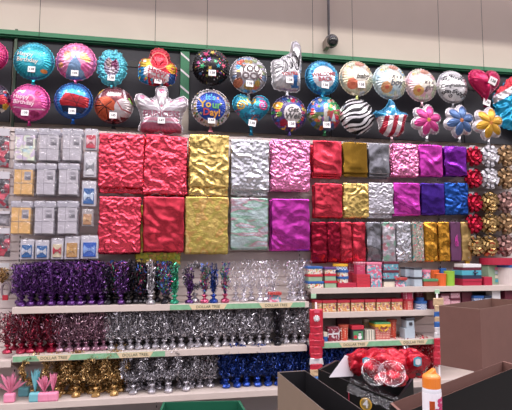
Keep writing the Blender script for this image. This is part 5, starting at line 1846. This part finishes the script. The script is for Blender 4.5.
# long open carton with black outside in front
zf = 1.10
a1 = flat(401, 399.3, zf); a2 = flat(503.5, 361, zf)
b1 = flat(413, 409, zf); b2 = flat(516, 367.5, zf)
dirv = (a2 - a1).normalized()
a0 = a1 - dirv * .06
b0 = b1 - dirv * .06
open_box('black_carton', 'open carton with black printed outside and brown inside at the lower right', [b0, b0 + dirv * ((a2 - a0).length + .02), a2, a0], .3, [M['blackcard'], M['cardboard'], M['cardboard']])
# black bin with number four
zb = 1.0
c1 = flat(318, 369, zb); c2 = flat(397, 401.8, .906)
far = flat(422, 379, zb)
c3 = flat(424, 379.5, zb); c4 = flat(343, 359.5, zb)
d12 = (c2 - c1)
c2e = c1 + d12 * 1.0
ud0 = Vector((d12.x, d12.y, 0)).normalized()
n12 = Vector((d12.y, -d12.x, 0)).normalized()
if n12.dot(Vector((c3.x - c1.x, c3.y - c1.y, 0))) < 0: n12 = -n12
wd = .22
root = open_box('black_bin', 'black open display bin with a round number 4 sticker', [c1, c2e, Vector(((c2e + n12 * .30).x, (c2e + n12 * .30).y, .937)), c1 + n12 * wd], .34, [M['blackcard'], M['black'], M['black']], cat='bin')
BIN = (c1.copy(), d12.normalized(), n12.copy(), wd)
# sticker on the near wall
def on_wall(c1, u, px, py):
    # intersect picture ray with the vertical plane through c1 along u
    d = ray(px, py); o = Vector((0, -D, CAMZ)); n = Vector((u.y, -u.x, 0))
    t = (c1 - o).dot(n) / d.dot(n)
    return o + d * t
sp = on_wall(c1, ud0, 366, 404)
st = MB()
rr = .0275
nn = -n12
ud = ud0
def disc(m, c, r, off, mi):
    m.add([c + ud * r * math.cos(a) + Vector((0, 0, 1)) * r * math.sin(a) + nn * off for a in np.linspace(0, 2 * PI, 28, endpoint=False)], [tuple(range(28))], mi)
base = root.location
disc(st, sp - base, rr, .002, 0)
disc(st, sp - base, rr * .80, .003, 1)
tv, tf = text_geo('4', .05, .02)
flip = 1 if ud.x > 0 else -1
st.add([(sp - base) + ud * (a * flip) + Vector((0, 0, b)) + nn * .0045 for a, b in tv], tf, 2)
st.build('number_sticker', [G['yellow'], mat('sticker_tan', '#8f7a42', .4), G['white']], root)
# red vertical line
rp = on_wall(c1, ud, 349, 392)
m = MB(); m.tube([rp - base + nn * .003, rp - base + nn * .003 - Vector((0, 0, .12))], .002, 5)
m.build('red_seam', G['crimson'], root)
# tan carton at left of the bins
q1 = flat(277.5, 372, 1.0); q2 = flat(323, 409.5, 1.0)
dq = (q2 - q1); qe = q1 + dq * 1.25
nq = Vector((dq.y, -dq.x, 0)).normalized()
if nq.x < 0: nq = -nq
wq = .13
root = open_box('tan_carton', 'open tan cardboard carton at the bottom centre', [qe, q1, q1 + nq * wq, qe + nq * wq], .33, [M['tancard'], M['black'], GREYE])
# shallow crate behind the bin
k1 = flat(293.5, 376, .93); k2 = flat(318, 374.5, .93)
kk = [flat(297, 376, .93), flat(312, 395, .93), flat(330, 392, .93), flat(321, 374.5, .93)]
# contents of the black bin ------------------------------------------------
def crumpled(name, part, label, loc, size, material, cat, seed, squash=(1, 1, 1), label_cols=None):
    bm = bmesh.new(); bmesh.ops.create_icosphere(bm, subdivisions=4, radius=1)
    for v_ in bm.verts:
        n_ = v_.co.normalized()
        k = 1 + .28 * noise.noise(n_ * 1.6 + Vector((seed, 0, 0))) - .22 * abs(noise.noise(n_ * 3.4 + Vector((0, seed, 0)))) + .06 * noise.noise(n_ * 9)
        v_.co = Vector((n_.x * k * squash[0], n_.y * k * squash[1], n_.z * k * squash[2])) * size
    me = bpy.data.meshes.new(part); bm.to_mesh(me); bm.free()
    me.materials.append(material)
    me.polygons.foreach_set('use_smooth', [True] * len(me.polygons))
    root = empty(name, loc)
    o = bpy.data.objects.new(part, me); COL.objects.link(o); o.parent = root
    if label_cols:
        for i, c in enumerate(label_cols):
            w = size * .42
            m = MB()
            N = 6
            m.add([(w * (.7 + .25 * (k % 2)) * math.cos(k * PI / 4) * (1 - .35 * i), -size * squash[1] * 1.18 - .004 * i, size * squash[2] * .3 + w * .8 * (1 - .35 * i) * math.sin(k * PI / 4)) for k in range(8)], [tuple(range(8))])
            m.build('pack_print', G[c], root)
    tag(root, label, cat, 'things heaped in the black bin')
    return root


REDF = foil('glossy_red_pack', '#b3182c', .18, .7, 22, .5)


def inbin(px, py, z):
    return flat(px, py, z)


crumpled('foil_pack', 'pack', 'glossy red foil pack with blue and white print, left in the bin', flat(360, 362, 1.04), .06, REDF, 'pack', 3, (1.1, 1, .95), ('tealp', 'white'))
crumpled('foil_pack', 'pack', 'large glossy red foil pack in the middle of the bin', flat(384, 363, 1.04), .085, REDF, 'pack', 5, (1.3, 1, .8))
crumpled('foil_pack', 'pack', 'glossy red foil pack with blue and white print, right in the bin', flat(409, 362, 1.03), .068, REDF, 'pack', 8, (1.35, 1, .9), ('tealp', 'white'))
crumpled('foil_pack', 'pack', 'glossy red foil pack low behind the clear plastic', flat(390, 377, .99), .065, REDF, 'pack', 11, (1.2, 1, .7))
# white card
ca = flat(343, 370, 1.01)
m = MB(); m.add([(-.065, 0, -.03), (.055, .02, -.035), (.08, .03, .045), (.02, .02, .06)], [(0, 1, 2, 3)])
m.add([(-.065, .004, -.03), (.055, .024, -.035), (.08, .034, .045), (.02, .024, .06)], [(3, 2, 1, 0)])
o = m.build('white_card', M['white'], loc=ca)
tag(o, 'bent white card leaning in the left end of the black bin', 'card', 'things heaped in the black bin')
# clear plastic roll
def rings(loc, R, n, tilt, label, seed):
    root = empty('plastic_roll', loc)
    m = MB()
    for k in range(n):
        r = R * (1 - .08 * k) * .92
        m.tube([(r * math.cos(a), .014 * k, r * math.sin(a)) for a in np.linspace(0, 2 * PI, 30)], .0016, 6)
    m.build('rim', clear_mat('cloudy_plastic', .25), root, smooth=True)
    s = MB()
    vs = [(0, .03, 0)]
    for j in range(1, 5):
        for k in range(28):
            a = 2 * PI * k / 28; r = R * j / 4
            vs.append((r * math.cos(a), .03 * (1 - j / 4) ** 1.5 + .006 * math.sin(5 * a + j), r * math.sin(a)))
    fs = [(0, 1 + k, 1 + (k + 1) % 28) for k in range(28)]
    for j in range(3):
        for k in range(28):
            a = 1 + j * 28 + k; b = 1 + j * 28 + (k + 1) % 28
            fs.append((a, a + 28, b + 28, b))
    s.add(vs, fs); s.build('film', M['clear2'], root, smooth=True)
    root.rotation_euler = tilt
    tag(root, label, 'plastic wrap', 'things heaped in the black bin')


rings(flat(374, 372, 1.05), .058, 2, (-.5, .2, .1), 'clear round plastic lid standing in front of the red foil packs', 1)
rings(flat(392, 373, 1.03), .06, 2, (-.7, -.3, -.2), 'clear round plastic lid beside the first over the red foil packs', 2)
# film over the near rim of the bin
m = MB(); nx, nz = 26, 8
vs = []
for j in range(nz + 1):
    for i in range(nx + 1):
        t = i / nx; s_ = j / nz
        p = c1 + d12 * (.40 + .59 * t) + Vector((0, 0, .012)) + n12 * (.05 * (1 - s_)) - n12 * (.004 + .018 * s_ ) + Vector((0, 0, -.05 * s_ * s_))
        p += Vector((0, 0, 1)) * .012 * noise.noise(Vector((t * 12, s_ * 4, 3))) - n12 * .012 * abs(noise.noise(Vector((t * 9, s_ * 5, 8))))
        vs.append(p - c1)
m.add(vs, [(j * (nx + 1) + i, (j + 1) * (nx + 1) + i, (j + 1) * (nx + 1) + i + 1, j * (nx + 1) + i + 1) for j in range(nz) for i in range(nx)])
o = m.build('shrink_film', M['clear2'], loc=c1, smooth=True)
tag(o, 'crumpled clear shrink film over the near rim of the black bin', 'plastic film')
# small dark things
crumpled('grey_cup', 'cup', 'small dark grey roll by the right end of the bin', flat(418, 370, 1.0), .02, mat('grey_roll', '#5a5a5e', .4), 'roll', 14, (.8, 1, 1.4))

# bottle with orange cap
bz = 1.02
dB = 1.28
# place by its cap top
d = ray(431, 369)
t = dB
top = Vector((0, -D, CAMZ)) + d * (dB / 1.0)
Hb = top.z - bz
root = empty('spray_bottle', (top.x, top.y, bz))
R = .0235
lab = two_tone('bottle_print', 'voronoi', 60, [(0, '#d9d8dc'), (.72, '#d9d8dc'), (.78, '#d03f8c'), (.86, '#d8d8dc'), (.93, '#9a9aa0')], .35)
MB().lathe([(R * .9, 0), (R, .006), (R, Hb - .052), (R * .93, Hb - .044), (R * .8, Hb - .040)], 28).build('bottle_body', lab, root, smooth=True)
MB().lathe([(R * 1.01, Hb - .13), (R * 1.01, Hb - .056)], 28).build('label_sleeve', M['white'], root)
pm = MB()
for (an, zz_, r0) in ((-1.0, Hb - .078, .010), (-1.25, Hb - .105, .013), (-.95, Hb - .122, .011)):
    for k in range(5):
        a = 2 * PI * k / 5
        cx_, cz_ = r0 * .8 * math.cos(a), r0 * .8 * math.sin(a)
        pts = []
        for b in np.linspace(0, 2 * PI, 8, endpoint=False):
            u = cx_ + r0 * .6 * math.cos(b); w_ = cz_ + r0 * .6 * math.sin(b)
            aa = an + u / R
            pts.append((R * 1.04 * math.cos(aa), R * 1.04 * math.sin(aa), zz_ + w_))
        pm.add(pts, [tuple(range(8))])
pm.build('flower_print', G['pinkk'], root)
om = MB()
for k in range(2): 
    vs = []
    for b in range(6):
        aa = -2.35 + b * .11
        vs += [(R * 1.03 * math.cos(aa), R * 1.03 * math.sin(aa), Hb - .128), (R * 1.03 * math.cos(aa), R * 1.03 * math.sin(aa), Hb - .074)]
    om.add(vs, [(2 * b, 2 * b + 2, 2 * b + 3, 2 * b + 1) for b in range(5)])
om.build('orange_band', G['orange'], root)
cap = MB().lathe([(R * .96, Hb - .046), (R * .97, Hb - .02), (R * .9, Hb - .016), (R * .7, Hb - .012), (R * .55, Hb - .010)], 24)
cap.add([(x, y, z) for (x, y, z) in [(-R * .7, -R * .5, Hb - .018), (R * .5, -R * .5, Hb - .018), (R * .5, R * .5, Hb - .018), (-R * .7, R * .5, Hb - .018), (-R * .3, -R * .35, Hb - .008), (R * .35, -R * .3, Hb + .002), (R * .35, R * .3, Hb + .002), (-R * .3, R * .35, Hb - .008)]],
        [(0, 1, 5, 4), (1, 2, 6, 5), (2, 3, 7, 6), (3, 0, 4, 7), (4, 5, 6, 7)])
capo = cap.build('orange_cap', mat('orange_plastic', '#e8822a', .35, coat=.3), root, smooth=False, bevel=.001)
tag(root, 'white bottle with orange cap and pink flower print, lower right', 'bottle')

# supports below the frame (cart shelves) ----------------------------------
def support(name, label, x0, x1, y0, y1, z1_, cat='cart', m_=M['darksteel']):
    root = empty(name, ((x0 + x1) / 2, (y0 + y1) / 2, 0))
    w, d_ = (x1 - x0) / 2, (y1 - y0) / 2
    MB().box(-w, w, -d_, d_, z1_ - .03, z1_).build('deck', m_, root, bevel=.004)
    MB().box(-w, w, -d_, d_, .12, .15).build('deck', m_, root, bevel=.004)
    for sx in (-1, 1):
        for sy in (-1, 1):
            MB().tube([(sx * (w - .02), sy * (d_ - .02), .05), (sx * (w - .02), sy * (d_ - .02), z1_ - .03)], .012, 8).build('leg', m_, root, smooth=True)
            MB().tube([(sx * (w - .02) - .012, sy * (d_ - .02), .03), (sx * (w - .02) + .012, sy * (d_ - .02), .03)], .03, 14).build('caster', M['black'], root)
    tag(root, label, cat, 'stocking carts')


def bounds(cs):
    return min(c.x for c in cs), max(c.x for c in cs), min(c.y for c in cs), max(c.y for c in cs)


x0, x1, y0, y1 = bounds([p0, p1, p2, p3])
support('stocking_cart', 'stocking cart under the large brown carton', x0 + .38, x1, y0, y1, zr - .31 - .001)
x0, x1, y0, y1 = bounds([c1, c2e, c2e + n12 * wd, c1 + n12 * wd, q1, qe])
support('stocking_cart', 'stocking cart under the black bin and tan carton', x0, x1, y0, y1, .66 - .001)
print('boxes', [tuple(round(v_, 2) for v_ in p) for p in (p0, p1, p2, p3, a0, a2, b0, c1, c2e, q1, qe, top)])

# green tote
zt = .60
g1 = flat(163.5, 401, zt); g2 = flat(213, 399.5, zt); g3 = flat(243, 400, zt)
GT = mat('dark_green_tote_plastic', '#1c5a42', .4, var=.06, vscale=10)
ga = flat(163, 402, zt); gb = flat(240, 400.5, zt)
e = gb - ga; n_ = Vector((e.y, -e.x, 0)).normalized()
if n_.y > 0: n_ = -n_
gc = gb + n_ * .42 + Vector((0.06, 0, 0)); gd = ga + n_ * .42
root = open_box('green_tote', 'dark green plastic tote at the bottom edge left of the tan carton', [ga, gb, gc, gd], .32, [GT, GT, GT], wall=.012, cat='tote')
x0, x1, y0, y1 = bounds([ga, gb, gc, gd])
support('stocking_cart', 'low stocking cart under the green tote', x0, x1, y0, y1, zt - .32 - .001)
# toe kick below bottom shelves
o = MB().box(at(-60, 400, .4).x, at(560, 380, .4).x, -.40, -.02, 0, .14).build('kick_base', M['black'])
tag(o, 'black base plinth under the bottom shelves', 'plinth')
